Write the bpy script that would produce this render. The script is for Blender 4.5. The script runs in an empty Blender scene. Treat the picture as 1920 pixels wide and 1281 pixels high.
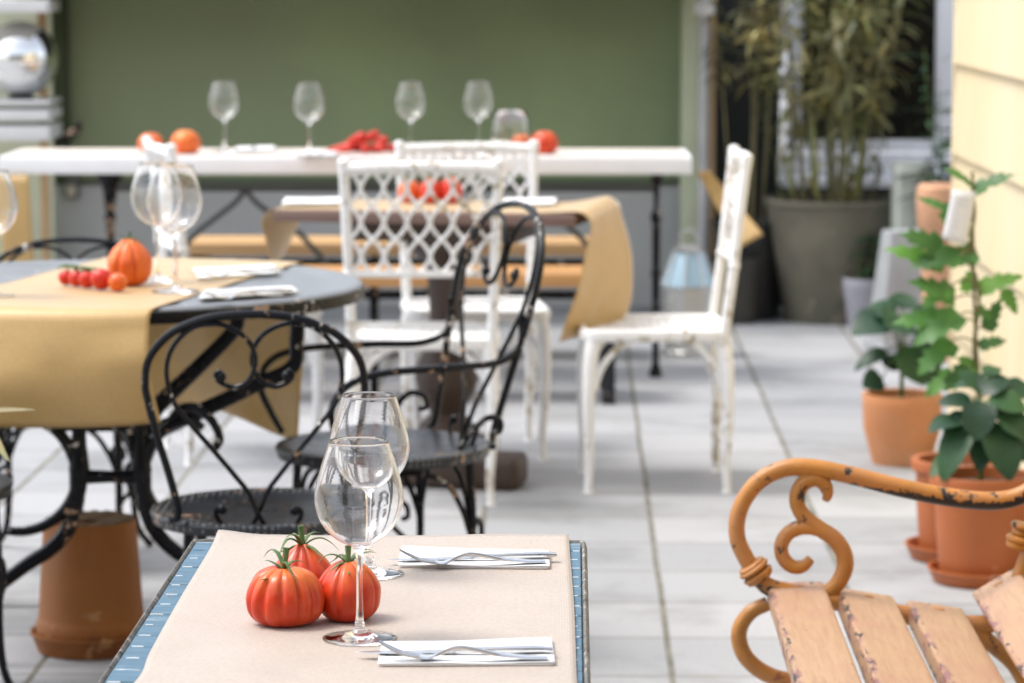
import bpy, bmesh, math, random
from mathutils import Vector, Matrix, noise
PI = math.pi
sc = bpy.context.scene
COL = sc.collection
RND = random.Random(7)

# ------------------------------------------------------------------ camera model
CAM_H, FPX, HORIZON = 1.5, 6000.0, -60.0          # photo pixels (1920 x 1281)
PITCH = math.atan((640.5 - HORIZON) / FPX)
_F = Vector((0, math.cos(PITCH), -math.sin(PITCH)))
_U = Vector((0, math.sin(PITCH), math.cos(PITCH)))
CAM = Vector((0, 0, CAM_H))

def at(u, v, z=None, y=None):
    """the point of the place seen at photo pixel (u, v): at a given height z or a given depth y"""
    r = _F * FPX + Vector((u - 960, 0, 0)) - _U * (v - 640.5)
    t = (z - CAM_H) / r.z if z is not None else y / r.y
    return CAM + r * t

YAW = -0.0192                                      # the terrace runs slightly to the right of the view axis
DIRY = Vector((0.0192, 1, 0)).normalized()

# ------------------------------------------------------------------ materials
def nodes_of(m):
    m.use_nodes = True
    nt = m.node_tree
    return nt, nt.nodes['Principled BSDF']

def new(nt, t, **kw):
    n = nt.nodes.new(t)
    for k, v in kw.items():
        setattr(n, k, v)
    return n

def c4(c):
    return (c[0], c[1], c[2], 1.0)

def tex_noise(nt, vec, scale, detail=4, rough=.55, dist=0.0):
    n = new(nt, 'ShaderNodeTexNoise')
    n.inputs['Scale'].default_value = scale
    n.inputs['Detail'].default_value = detail
    n.inputs['Roughness'].default_value = rough
    n.inputs['Distortion'].default_value = dist
    nt.links.new(vec, n.inputs['Vector'])
    return n

def ramp(nt, fac, stops):
    r = new(nt, 'ShaderNodeValToRGB')
    e = r.color_ramp.elements
    while len(e) < len(stops):
        e.new(0.5)
    for el, (p, c) in zip(e, stops):
        el.position = p
        el.color = c4(c) if not isinstance(c, (int, float)) else (c, c, c, 1)
    nt.links.new(fac, r.inputs['Fac'])
    return r

def mixc(nt, fac, a, b):
    m = new(nt, 'ShaderNodeMix', data_type='RGBA')
    for sock, val in ((m.inputs[0], fac), (m.inputs[6], a), (m.inputs[7], b)):
        if hasattr(val, 'is_linked') or hasattr(val, 'links'):
            nt.links.new(val, sock)
        elif isinstance(val, (int, float)):
            sock.default_value = val
        else:
            sock.default_value = c4(val)
    return m.outputs[2]

def math_n(nt, op, a, b=None, c=None):
    m = new(nt, 'ShaderNodeMath', operation=op)
    for i, v in enumerate((a, b, c)):
        if v is None:
            continue
        if isinstance(v, (int, float)):
            m.inputs[i].default_value = v
        else:
            nt.links.new(v, m.inputs[i])
    return m.outputs[0]

def mat(name, col, rough=.5, metal=0.0, var=.12, vscale=6.0, bump=.0, bscale=80.0, spec=.5, wear=(), coat=0.0,
        sheen=0.0, sss=0.0, stretch=(1, 1, 1), col2=None, trans=0.0, ior=1.5, dirt=None):
    """painted / wooden / clay surface; wear = [(colour, amount 0..1, scale)], col2 = second colour in broad patches"""
    m = bpy.data.materials.new(name)
    nt, b = nodes_of(m)
    tc = new(nt, 'ShaderNodeTexCoord')
    mp = new(nt, 'ShaderNodeMapping')
    mp.inputs['Scale'].default_value = stretch
    nt.links.new(tc.outputs['Object'], mp.inputs['Vector'])
    v = mp.outputs['Vector']
    n1 = tex_noise(nt, v, vscale, 5)
    lo = [max(0, x * (1 - var)) for x in col]
    hi = [min(1, x * (1 + var)) for x in col]
    r1 = ramp(nt, n1.outputs['Fac'], [(.3, lo), (.7, hi)])
    color = r1.outputs['Color']
    if col2:
        n2 = tex_noise(nt, v, vscale * .45, 3, .5, .4)
        f = ramp(nt, n2.outputs['Fac'], [(.42, 0.0), (.62, 1.0)])
        color = mixc(nt, f.outputs['Color'], color, col2)
    rsock = None
    for wc, amt, ws in wear:
        n3 = tex_noise(nt, v, ws, 8, .68, .3)
        t = .655 - .30 * amt
        nl = tex_noise(nt, v, ws * .16, 2)
        wf = math_n(nt, 'ADD', n3.outputs['Fac'], math_n(nt, 'MULTIPLY', math_n(nt, 'SUBTRACT', nl.outputs['Fac'], .53), .62))
        f = ramp(nt, wf, [(t, 0.0), (t + .025, 1.0)])
        color = mixc(nt, f.outputs['Color'], color, wc)
        rsock = f.outputs['Color']
    nt.links.new(color, b.inputs['Base Color'])
    b.inputs['Metallic'].default_value = metal
    b.inputs['Roughness'].default_value = rough
    if var > 0:
        rr = ramp(nt, n1.outputs['Fac'], [(.2, max(.02, rough - .1)), (.8, min(1, rough + .1))])
        nt.links.new(rr.outputs['Color'], b.inputs['Roughness'])
    b.inputs['Specular IOR Level'].default_value = spec
    b.inputs['IOR'].default_value = ior
    b.inputs['Coat Weight'].default_value = coat
    b.inputs['Sheen Weight'].default_value = sheen
    b.inputs['Transmission Weight'].default_value = trans
    if sss:
        b.inputs['Subsurface Weight'].default_value = sss
        b.inputs['Subsurface Scale'].default_value = .01
        b.inputs['Subsurface Radius'].default_value = (1, .3, .15)
    if bump:
        nb = tex_noise(nt, v, bscale, 6, .6)
        bp = new(nt, 'ShaderNodeBump')
        bp.inputs['Strength'].default_value = bump
        bp.inputs['Distance'].default_value = .004
        nt.links.new(nb.outputs['Fac'], bp.inputs['Height'])
        last = bp.outputs['Normal']
        if rsock is not None:
            b2 = new(nt, 'ShaderNodeBump', invert=True)
            b2.inputs['Strength'].default_value = .5
            b2.inputs['Distance'].default_value = .001
            nt.links.new(rsock, b2.inputs['Height'])
            nt.links.new(last, b2.inputs['Normal'])
            last = b2.outputs['Normal']
        nt.links.new(last, b.inputs['Normal'])
    return m

def glass_mat(name, col=(1, 1, 1), rough=0.0, ior=1.5):
    m = bpy.data.materials.new(name)
    nt, b = nodes_of(m)
    b.inputs['Base Color'].default_value = c4(col)
    b.inputs['Roughness'].default_value = rough
    b.inputs['IOR'].default_value = ior
    b.inputs['Transmission Weight'].default_value = 1.0
    return m

def kraft_mat(name, col, rough=.5, sheen=.0, ribs=700.0, axis=0, spec=.5, coat=0.0, bump=.5):
    """ribbed wrapping paper with a satin side"""
    m = bpy.data.materials.new(name)
    nt, b = nodes_of(m)
    tc = new(nt, 'ShaderNodeTexCoord')
    v = tc.outputs['UV']
    n1 = tex_noise(nt, v, 9, 6, .6)
    n2 = tex_noise(nt, v, 160, 3, .6)
    r1 = ramp(nt, n1.outputs['Fac'], [(.3, [x * .93 for x in col]), (.7, [min(1, x * 1.05) for x in col])])
    sp = ramp(nt, n2.outputs['Fac'], [(.35, [.9, .88, .86]), (.6, [1, 1, 1])])
    mm = new(nt, 'ShaderNodeMix', data_type='RGBA', blend_type='MULTIPLY')
    mm.inputs[0].default_value = 1
    nt.links.new(r1.outputs['Color'], mm.inputs[6])
    nt.links.new(sp.outputs['Color'], mm.inputs[7])
    nt.links.new(mm.outputs[2], b.inputs['Base Color'])
    b.inputs['Roughness'].default_value = rough
    b.inputs['Specular IOR Level'].default_value = spec
    b.inputs['Sheen Weight'].default_value = sheen
    b.inputs['Sheen Roughness'].default_value = .20
    b.inputs['Coat Weight'].default_value = coat
    b.inputs['Coat Roughness'].default_value = .48
    b.inputs['Coat IOR'].default_value = 1.6
    sx = new(nt, 'ShaderNodeSeparateXYZ')
    nt.links.new(v, sx.inputs[0])
    s = math_n(nt, 'SINE', math_n(nt, 'MULTIPLY', sx.outputs[axis], ribs * 2 * PI))
    nw = tex_noise(nt, v, 5, 3)
    h = math_n(nt, 'ADD', math_n(nt, 'MULTIPLY', s, .00025), math_n(nt, 'MULTIPLY', nw.outputs['Fac'], .010))
    bp = new(nt, 'ShaderNodeBump')
    bp.inputs['Strength'].default_value = bump
    bp.inputs['Distance'].default_value = 1.0
    nt.links.new(h, bp.inputs['Height'])
    nt.links.new(bp.outputs['Normal'], b.inputs['Normal'])
    return m

# ------------------------------------------------------------------ mesh builder
def spline(pts, res=6, closed=False):
    """Catmull-Rom through pts"""
    P = [Vector(p) for p in pts]
    if len(P) < 3:
        return P
    n = len(P)
    out = []
    rng = range(n) if closed else range(n - 1)
    for i in rng:
        p1, p2 = P[i], P[(i + 1) % n]
        p0 = P[i - 1] if (closed or i > 0) else p1 * 2 - p2
        p3 = P[(i + 2) % n] if (closed or i + 2 < n) else p2 * 2 - p1
        for k in range(res):
            t = k / res
            t2, t3 = t * t, t * t * t
            out.append(.5 * ((2 * p1) + (p2 - p0) * t + (2 * p0 - 5 * p1 + 4 * p2 - p3) * t2
                             + (3 * p1 - p0 - 3 * p2 + p3) * t3))
    if not closed:
        out.append(P[-1])
    return out

def lerp_list(vals, n):
    if isinstance(vals, (int, float)):
        return [vals] * n
    out = []
    for i in range(n):
        t = i / max(1, n - 1) * (len(vals) - 1)
        k = min(int(t), len(vals) - 2)
        out.append(vals[k] + (vals[k + 1] - vals[k]) * (t - k))
    return out

class MB:
    def __init__(self):
        self.bm = bmesh.new()
        self.uv = None

    def tube(self, pts, r, seg=8, res=6, closed=False, raw=False, flat=1.0, up=None, ball=0.0):
        P = [Vector(p) for p in pts] if raw else spline(pts, res, closed)
        n = len(P)
        R = lerp_list(r, n)
        T = []
        for i in range(n):
            a = P[i - 1] if (i > 0 or closed) else P[i]
            b = P[(i + 1) % n] if (i < n - 1 or closed) else P[i]
            t = b - a
            T.append(t.normalized() if t.length > 1e-9 else Vector((0, 0, 1)))
        nrm = Vector(up) if up else (Vector((0, 0, 1)) if abs(T[0].z) < .9 else Vector((0, 1, 0)))
        rings = []
        for i in range(n):
            nrm = (Vector(up) if up else nrm)
            nrm = nrm - T[i] * nrm.dot(T[i])
            if nrm.length < 1e-6:
                nrm = T[i].orthogonal()
            nrm.normalize()
            bn = T[i].cross(nrm)
            ring = []
            for k in range(seg):
                a = 2 * PI * k / seg
                ring.append(self.bm.verts.new(P[i] + nrm * (math.cos(a) * R[i] * flat) + bn * (math.sin(a) * R[i])))
            rings.append(ring)
        m = n if closed else n - 1
        for i in range(m):
            A, B = rings[i], rings[(i + 1) % n]
            for k in range(seg):
                self.bm.faces.new((A[k], A[(k + 1) % seg], B[(k + 1) % seg], B[k]))
        if not closed:
            self.bm.faces.new(list(reversed(rings[0])))
            self.bm.faces.new(rings[-1])
        if ball:
            for q in (P[0], P[-1]):
                self.sphere(q, ball, 10, 7)
        return self

    def sphere(self, c, r, u=12, v=8, sc3=(1, 1, 1)):
        M = Matrix.Translation(c) @ Matrix.Diagonal((r * sc3[0], r * sc3[1], r * sc3[2], 1))
        bmesh.ops.create_uvsphere(self.bm, u_segments=u, v_segments=v, radius=1, matrix=M)
        return self

    def lathe(self, prof, seg=32, M=None, wob=None):
        """prof: list of (radius, z); closes onto the axis where radius is 0"""
        M = M or Matrix.Identity(4)
        rings = []
        for j, (r, z) in enumerate(prof):
            if r < 1e-7:
                rings.append([self.bm.verts.new(M @ Vector((0, 0, z)))])
            else:
                rings.append([self.bm.verts.new(M @ Vector((
                    r * math.cos(2 * PI * k / seg) * (wob(k / seg, j) if wob else 1),
                    r * math.sin(2 * PI * k / seg) * (wob(k / seg, j) if wob else 1), z))) for k in range(seg)])
        for A, B in zip(rings, rings[1:]):
            if len(A) == 1 and len(B) == 1:
                continue
            for k in range(seg):
                k2 = (k + 1) % seg
                if len(A) == 1:
                    self.bm.faces.new((A[0], B[k2], B[k]))
                elif len(B) == 1:
                    self.bm.faces.new((A[k], A[k2], B[0]))
                else:
                    self.bm.faces.new((A[k], A[k2], B[k2], B[k]))
        return self

    def box(self, size, c=(0, 0, 0), M=None, bevel=.0, seg=2):
        X = (M or Matrix.Identity(4)) @ Matrix.Translation(c) @ Matrix.Diagonal((size[0], size[1], size[2], 1))
        g = bmesh.ops.create_cube(self.bm, size=1, matrix=X)
        if bevel:
            ed = list({e for v in g['verts'] for e in v.link_edges})
            bmesh.ops.bevel(self.bm, geom=ed, offset=bevel, segments=seg, profile=.6, affect='EDGES')
        return self

    def hexa(self, top4, thick, bevel=.004):
        """a board from its four top corners, thickened straight down"""
        d = Vector((0, 0, -thick))
        vs = [self.bm.verts.new(Vector(p)) for p in top4] + [self.bm.verts.new(Vector(p) + d) for p in top4]
        f = [(0, 1, 2, 3), (7, 6, 5, 4), (0, 4, 5, 1), (1, 5, 6, 2), (2, 6, 7, 3), (3, 7, 4, 0)]
        fs = [self.bm.faces.new([vs[i] for i in q]) for q in f]
        bmesh.ops.recalc_face_normals(self.bm, faces=fs)
        if bevel:
            ed = list({e for v in vs for e in v.link_edges})
            bmesh.ops.bevel(self.bm, geom=ed, offset=bevel, segments=2, profile=.6, affect='EDGES')
        return self

    def grid(self, fn, nu, nv, uvscale=(1, 1)):
        """sheet from fn(s, t) with s, t in 0..1; writes a UV map in metres-like units"""
        lay = self.bm.loops.layers.uv.verify()
        V = [[self.bm.verts.new(fn(i / nu, j / nv)) for i in range(nu + 1)] for j in range(nv + 1)]
        for j in range(nv):
            for i in range(nu):
                f = self.bm.faces.new((V[j][i], V[j][i + 1], V[j + 1][i + 1], V[j + 1][i]))
                for l, (a, b) in zip(f.loops, ((i, j), (i + 1, j), (i + 1, j + 1), (i, j + 1))):
                    l[lay].uv = (a / nu * uvscale[0], b / nv * uvscale[1])
        return self

    def leaf(self, base, d, n, L, W, kind='ovate', droop=.5, fold=.25, segs=7, wav=.0):
        """one blade from base along d with surface normal about n"""
        d = Vector(d).normalized()
        n = Vector(n)
        n = (n - d * n.dot(d))
        n = n.normalized() if n.length > 1e-4 else d.orthogonal().normalized()
        s = d.cross(n)
        rows = []
        p = Vector(base)
        ang = 0.0
        if kind == 'lobed':
            wf = [0, .62, .95, .55, .8, .5, .62, .34, .22, 0]
            sh = [0, -.10, .06, .02, .12, .0, .10, 0, 0, 0]
            segs = len(wf) - 1
        for i in range(segs + 1):
            t = i / segs
            if kind == 'lobed':
                w = wf[i] * W * .5
                off = sh[i] * L
            elif kind == 'lance':
                w = W * .5 * math.sin(PI * min(1, t * .92 + .08)) ** .8 * (1 - .25 * t)
                off = 0
            else:
                w = W * .5 * (math.sin(PI * t ** .72) ** .75 if 0 < t < 1 else 0)
                off = 0
            dd = d * math.cos(ang) - n * math.sin(ang)
            nn = n * math.cos(ang) + d * math.sin(ang)
            wv = wav * W * math.sin(t * 9 + p.x * 40)
            if w < 1e-6:
                v0 = self.bm.verts.new(p)
                rows.append((v0, v0, v0))
            else:
                up = nn * (fold * w)
                rows.append((self.bm.verts.new(p - s * w + up + dd * off + nn * wv), self.bm.verts.new(p),
                             self.bm.verts.new(p + s * w + up + dd * off - nn * wv)))
            p = p + dd * (L / segs)
            ang += droop / segs
        for A, B in zip(rows, rows[1:]):
            for k in (0, 1):
                q = []
                for v in (A[k], A[k + 1], B[k + 1], B[k]):
                    if v not in q:
                        q.append(v)
                if len(q) >= 3:
                    self.bm.faces.new(q)
        return self

    def build(self, name, material, parent=None, smooth=True, angle=40, solid=0.0, recalc=True):
        if recalc:
            bmesh.ops.recalc_face_normals(self.bm, faces=self.bm.faces[:])
        me = bpy.data.meshes.new(name)
        self.bm.to_mesh(me)
        self.bm.free()
        for m in (material if isinstance(material, (list, tuple)) else [material]):
            me.materials.append(m)
        if smooth:
            for p in me.polygons:
                p.use_smooth = True
            if angle < 180:
                me.set_sharp_from_angle(angle=math.radians(angle))
        o = bpy.data.objects.new(name, me)
        COL.objects.link(o)
        if parent:
            o.parent = parent
        if solid:
            sm = o.modifiers.new('thickness', 'SOLIDIFY')
            sm.thickness = solid
            sm.offset = 0
        return o

def tag(o, label, cat=None, group=None, kind=None):
    o['label'] = label
    if cat:
        o['category'] = cat
    if group:
        o['group'] = group
    if kind:
        o['kind'] = kind
    return o

def thing(name, label, cat, loc=(0, 0, 0), rz=0.0, group=None):
    o = bpy.data.objects.new(name, None)
    o.empty_display_size = .05
    COL.objects.link(o)
    o.location = loc
    o.rotation_euler = (0, 0, rz)
    return tag(o, label, cat, group)

def dup(root, label, loc, rz=0.0, scale=1.0, group=None, cat=None):
    def cp(o, par):
        c = o.copy()
        COL.objects.link(c)
        c.parent = par
        for ch in KIDS.get(o.name, [x for x in o.children]):
            cp(ch, c)
        return c
    r = cp(root, None)
    r.location = loc
    r.rotation_euler = (0, 0, rz)
    r.scale = (scale,) * 3 if isinstance(scale, (int, float)) else scale
    r['label'] = label
    if group:
        r['group'] = group
    if cat:
        r['category'] = cat
    return r
KIDS = {}
SHADE_EAVE_Z = 1.42
# ------------------------------------------------------------------ shared materials
BLACK_IRON = mat('black_iron_paint', (.0045, .005, .007), .27, .0, .3, 14, .2, 240, spec=.20,
                 wear=[((.42, .27, .17), .08, 34), ((.66, .61, .56), .03, 47)])
WHITE_METAL = mat('white_cast_paint', (.86, .86, .85), .42, 0, .04, 9, .25, 160,
                  wear=[((.46, .40, .29), .22, 24), ((.30, .22, .13), .06, 40)])
WHITE_TOP = mat('white_table_paint', (.88, .88, .88), .45, 0, .03, 5, .1, 90)
DARK_TIMBER = mat('dark_turned_timber', (.055, .032, .022), .5, 0, .3, 6, .2, 60, stretch=(1, 1, .2))
BENCH_TIMBER = mat('orange_bench_timber', (.52, .27, .10), .5, 0, .2, 6, .2, 90, stretch=(.25, 4, 4))
PALE_TIMBER = mat('tan_bench_timber', (.58, .36, .17), .5, 0, .15, 6, .2, 90, stretch=(.25, 4, 4))
GREY_TOP = mat('grey_iron_table_top', (.17, .18, .19), .34, .0, .25, 8, .25, 130,
               wear=[((.45, .40, .36), .08, 25)])
TERRA = mat('terracotta', (.52, .21, .085), .7, 0, .14, 7, .3, 90, col2=(.58, .26, .12))
TERRA_DARK = mat('brown_terracotta', (.28, .093, .009), .6, 0, .16, 6, .25, 90, col2=(.25, .08, .009), wear=[((.22, .07, .014), .3, 5), ((.40, .19, .07), .08, 16)])
TERRA_RED = mat('red_plastic_clay', (.40, .112, .030), .5, 0, .12, 5, .15, 160, wear=[((.50, .22, .12), .2, 5)])
TERRA_ORANGE = mat('orange_clay', (.60, .25, .10), .6, 0, .12, 5, .2, 100, col2=(.62, .30, .15), wear=[((.62, .36, .22), .26, 6)])
SOIL = mat('potting_soil', (.05, .032, .02), .95, 0, .5, 60, 1.0, 90)
GLASS = glass_mat('clear_glass')
GLASS_THIN = glass_mat('thick_bubble_glass', (.97, .98, .97))
STEEL = mat('polished_cutlery_steel', (.62, .62, .63), .16, 1.0, .03, 20)
NAPKIN = mat('white_paper_napkin', (.86, .86, .85), .85, 0, .02, 20, .15, 400)
KRAFT = kraft_mat('brown_kraft_paper', (.55, .35, .115), .6, .7, 260, spec=.4, coat=.8, bump=.4)
KRAFT_PALE = kraft_mat('pale_kraft_paper', (.440, .372, .315), .55, .3, 330, bump=.28)
LEAF_DARK = mat('dark_glossy_leaf', (.014, .050, .024), .45, 0, .35, 14, .3, 60, spec=.34, col2=(.028, .080, .034))
LEAF_MID = mat('mid_green_leaf', (.060, .17, .035), .45, 0, .3, 12, .3, 60, col2=(.11, .27, .06))
LEAF_TAN = mat('dry_bamboo_leaf', (.29, .26, .12), .5, 0, .4, 9, col2=(.085, .11, .035))
LEAF_REED = mat('reed_leaf', (.16, .22, .10), .5, 0, .3, 9, col2=(.34, .28, .13))
STEM_GREEN = mat('green_stem', (.10, .16, .04), .5, 0, .2, 20)
STEM_TAN = mat('tan_cane', (.17, .15, .06), .5, 0, .25, 20)
for m_, tr_ in ((LEAF_DARK, .14), (LEAF_MID, .32), (LEAF_TAN, .25), (LEAF_REED, .25)):
    # every leaf a tone of its own, and some light through the blade
    nt = m_.node_tree
    b_ = nt.nodes['Principled BSDF']
    src = b_.inputs['Base Color'].links[0].from_socket
    geo = new(nt, 'ShaderNodeNewGeometry')
    rv = ramp(nt, geo.outputs['Random Per Island'], [(0, (.55, .60, .60)), (.5, (1, 1, 1)), (.85, (1.35, 1.30, 1.05)), (1, (1.9, 1.55, .9))])
    mm = new(nt, 'ShaderNodeMix', data_type='RGBA', blend_type='MULTIPLY')
    mm.inputs[0].default_value = 1
    nt.links.new(src, mm.inputs[6]); nt.links.new(rv.outputs['Color'], mm.inputs[7])
    nt.links.new(mm.outputs[2], b_.inputs['Base Color'])
    tl_ = new(nt, 'ShaderNodeBsdfTranslucent')
    nt.links.new(mm.outputs[2], tl_.inputs['Color'])
    ms = new(nt, 'ShaderNodeMixShader')
    ms.inputs[0].default_value = tr_
    nt.links.new(b_.outputs[0], ms.inputs[1]); nt.links.new(tl_.outputs[0], ms.inputs[2])
    nt.links.new(ms.outputs[0], nt.nodes['Material Output'].inputs['Surface'])

def tomato_mat(name, a, b, c, shoulder=(.80, .34, .05)):
    m = bpy.data.materials.new(name)
    nt, bs = nodes_of(m)
    tc = new(nt, 'ShaderNodeTexCoord')
    n1 = tex_noise(nt, tc.outputs['Object'], 22, 4, .55, .3)
    r1 = ramp(nt, n1.outputs['Fac'], [(.25, a), (.55, b), (.8, c)])
    n2 = tex_noise(nt, tc.outputs['Object'], 420, 2)
    sp = ramp(nt, n2.outputs['Fac'], [(.68, 0.0), (.78, .35)])
    col = mixc(nt, sp.outputs['Color'], r1.outputs['Color'], (.85, .42, .16))
    at_ = new(nt, 'ShaderNodeAttribute', attribute_name='shoulder')
    nm = tex_noise(nt, tc.outputs['Object'], 45, 3)
    fs = math_n(nt, 'MULTIPLY', at_.outputs['Fac'], math_n(nt, 'ADD', nm.outputs['Fac'], -.08))
    col = mixc(nt, fs, col, shoulder)
    nt.links.new(col, bs.inputs['Base Color'])
    bs.inputs['Roughness'].default_value = .33
    bs.inputs['Specular IOR Level'].default_value = .36
    bs.inputs['Subsurface Weight'].default_value = .08
    bs.inputs['Subsurface Scale'].default_value = .006
    bs.inputs['Subsurface Radius'].default_value = (1, .25, .1)
    bs.inputs['Coat Weight'].default_value = .10
    bs.inputs['Coat Roughness'].default_value = .12
    bp = new(nt, 'ShaderNodeBump')
    bp.inputs['Strength'].default_value = .15
    bp.inputs['Distance'].default_value = .002
    nt.links.new(n1.outputs['Fac'], bp.inputs['Height'])
    nt.links.new(bp.outputs['Normal'], bs.inputs['Normal'])
    return m
TOMATO = tomato_mat('ribbed_tomato_skin', (.46, .022, .006), (.60, .052, .010), (.70, .12, .02))
TOMATO_ORANGE = tomato_mat('orange_tomato_skin', (.66, .09, .018), (.74, .15, .025), (.80, .24, .04))
TOMATO_RED = tomato_mat('cherry_tomato_skin', (.50, .022, .014), (.60, .036, .018), (.66, .08, .025))

# ------------------------------------------------------------------ ground: paved terrace
def paver_mat():
    m = bpy.data.materials.new('concrete_pavers')
    nt, b = nodes_of(m)
    tc = new(nt, 'ShaderNodeTexCoord')
    v = tc.outputs['Object']
    wob = tex_noise(nt, v, 1.6, 2)
    sx = new(nt, 'ShaderNodeSeparateXYZ')
    nt.links.new(v, sx.inputs[0])
    j1 = math_n(nt, 'MULTIPLY', math_n(nt, 'SUBTRACT', wob.outputs['Fac'], .5), .012)
    px = math_n(nt, 'DIVIDE', math_n(nt, 'ADD', sx.outputs[0], j1), PX)
    py = math_n(nt, 'DIVIDE', math_n(nt, 'ADD', sx.outputs[1], j1), PY)
    fx, fy = math_n(nt, 'FRACT', px), math_n(nt, 'FRACT', py)
    dx = math_n(nt, 'MULTIPLY', math_n(nt, 'MINIMUM', fx, math_n(nt, 'SUBTRACT', 1, fx)), PX)
    dy = math_n(nt, 'MULTIPLY', math_n(nt, 'MINIMUM', fy, math_n(nt, 'SUBTRACT', 1, fy)), PY)
    jx = new(nt, 'ShaderNodeMapRange')
    jx.inputs[1].default_value, jx.inputs[2].default_value = .0045, .009
    jx.inputs[3].default_value, jx.inputs[4].default_value = 1, 0
    nt.links.new(dx, jx.inputs[0])
    jy = new(nt, 'ShaderNodeMapRange')
    jy.inputs[1].default_value, jy.inputs[2].default_value = .0022, .008
    jy.inputs[3].default_value, jy.inputs[4].default_value = .85, 0
    nt.links.new(dy, jy.inputs[0])
    joint = math_n(nt, 'MAXIMUM', jx.outputs[0], jy.outputs[0])
    cid = new(nt, 'ShaderNodeCombineXYZ')
    nt.links.new(math_n(nt, 'FLOOR', px), cid.inputs[0])
    nt.links.new(math_n(nt, 'FLOOR', py), cid.inputs[1])
    wn = new(nt, 'ShaderNodeTexWhiteNoise')
    nt.links.new(cid.outputs[0], wn.inputs['Vector'])
    tone = ramp(nt, wn.outputs['Value'], [(0, (.305, .312, .325)), (1, (.40, .402, .41))])
    n1 = tex_noise(nt, v, 2.3, 6, .6, .3)
    st = ramp(nt, n1.outputs['Fac'], [(.3, (.72, .72, .70)), (.5, (1, 1, 1))])
    n2 = tex_noise(nt, v, 110, 4, .7)
    sp = ramp(nt, n2.outputs['Fac'], [(.3, (.84, .84, .84)), (.7, (1.05, 1.05, 1.05))])
    def mul(a, b_):
        mm = new(nt, 'ShaderNodeMix', data_type='RGBA', blend_type='MULTIPLY')
        mm.inputs[0].default_value = 1
        nt.links.new(a, mm.inputs[6])
        nt.links.new(b_, mm.inputs[7])
        return mm.outputs[2]
    col = mul(mul(tone.outputs['Color'], st.outputs['Color']), sp.outputs['Color'])
    n3 = tex_noise(nt, v, 7, 4)
    jc = ramp(nt, n3.outputs['Fac'], [(.35, (.10, .095, .07)), (.6, (.20, .19, .16)), (.7, (.16, .155, .07))])
    col = mixc(nt, joint, col, jc.outputs['Color'])
    nt.links.new(col, b.inputs['Base Color'])
    b.inputs['Roughness'].default_value = .72
    b.inputs['Specular IOR Level'].default_value = .35
    bp = new(nt, 'ShaderNodeBump')
    bp.inputs['Strength'].default_value = .5
    bp.inputs['Distance'].default_value = .004
    h = math_n(nt, 'SUBTRACT', math_n(nt, 'MULTIPLY', n2.outputs['Fac'], .25), joint)
    nt.links.new(h, bp.inputs['Height'])
    nt.links.new(bp.outputs['Normal'], b.inputs['Normal'])
    return m

# joint spacing from the photograph's joints
g0 = at(1237.5, 1099, z=0)
g1 = at(1587, 1099, z=0)
PX = (g1 - g0).dot(Vector((math.cos(YAW), math.sin(YAW), 0)))
h0, h1 = at(1330, 1269, z=0), at(1330, 847.5, z=0)
PY = (h1 - h0).dot(DIRY) / 8.0 * 1.0
bm = MB()
bm.bm.verts.new((-60, -60, 0)); bm.bm.verts.new((60, -60, 0)); bm.bm.verts.new((60, 60, 0)); bm.bm.verts.new((-60, 60, 0))
bm.bm.verts.ensure_lookup_table()
bm.bm.faces.new(bm.bm.verts[:])
ground = bm.build('pavement', paver_mat(), smooth=False)
ground['kind'] = 'structure'
ground.rotation_euler = (0, 0, YAW)
ex, ey = Vector((math.cos(YAW), math.sin(YAW), 0)), Vector((-math.sin(YAW), math.cos(YAW), 0))
ox, oy = g0.dot(ex) % PX, h0.dot(ey) % PY
ground.location = ex * ox + ey * oy

# ------------------------------------------------------------------ rear wall (green render over grey plinth, under an added overhang that shades its top)
WALL_Y = 14.2
GREEN = mat('green_render', (.275, .345, .180), .8, 0, .16, 1.1, .12, 120, col2=(.275, .325, .19))
GREY_PLINTH = mat('grey_plinth_render', (.46, .465, .45), .8, 0, .06, 3, .15, 90)
DARKGREEN = mat('dark_green_trim', (.045, .065, .028), .6, 0, .1, 4)
wx0, wx1 = at(96, 300, y=WALL_Y).x, at(1277, 300, y=WALL_Y).x
zsplit = at(700, 336, y=WALL_Y).z
wall = thing('rear_wall', 'long matt green wall with a grey plinth behind the long white table', 'wall', (0, 0, 0))
MB().box((wx1 - wx0, .20, 1.382 - zsplit), ((wx0 + wx1) / 2, WALL_Y + .10, (zsplit + 1.382) / 2)).build('green_panel', GREEN, wall)
MB().box((wx1 - wx0 + 3.0, .22, zsplit - .002), ((wx0 + wx1) / 2 - 1.5, WALL_Y + .105, zsplit / 2)).build('plinth', GREY_PLINTH, wall)
MB().box((wx1 - wx0, .03, .02), ((wx0 + wx1) / 2, WALL_Y - .012, zsplit - .012)).build('trim_strip', DARKGREEN, wall)
MB().box((.09, .06, 1.38 - zsplit), (wx0 + .045, WALL_Y - .032, (zsplit + 1.38) / 2), bevel=.004).build('edge_strip', DARKGREEN, wall)
EAVE = mat('shade_board', (.035, .038, .03), .7, 0, .1, 3)
MB().box((wx1 - wx0 + .1, .95, .07), ((wx0 + wx1) / 2, WALL_Y - .275, SHADE_EAVE_Z), bevel=.01).build('shade_eave', EAVE, wall)  # unseen overhang, added to darken the top of the green panel

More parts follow.
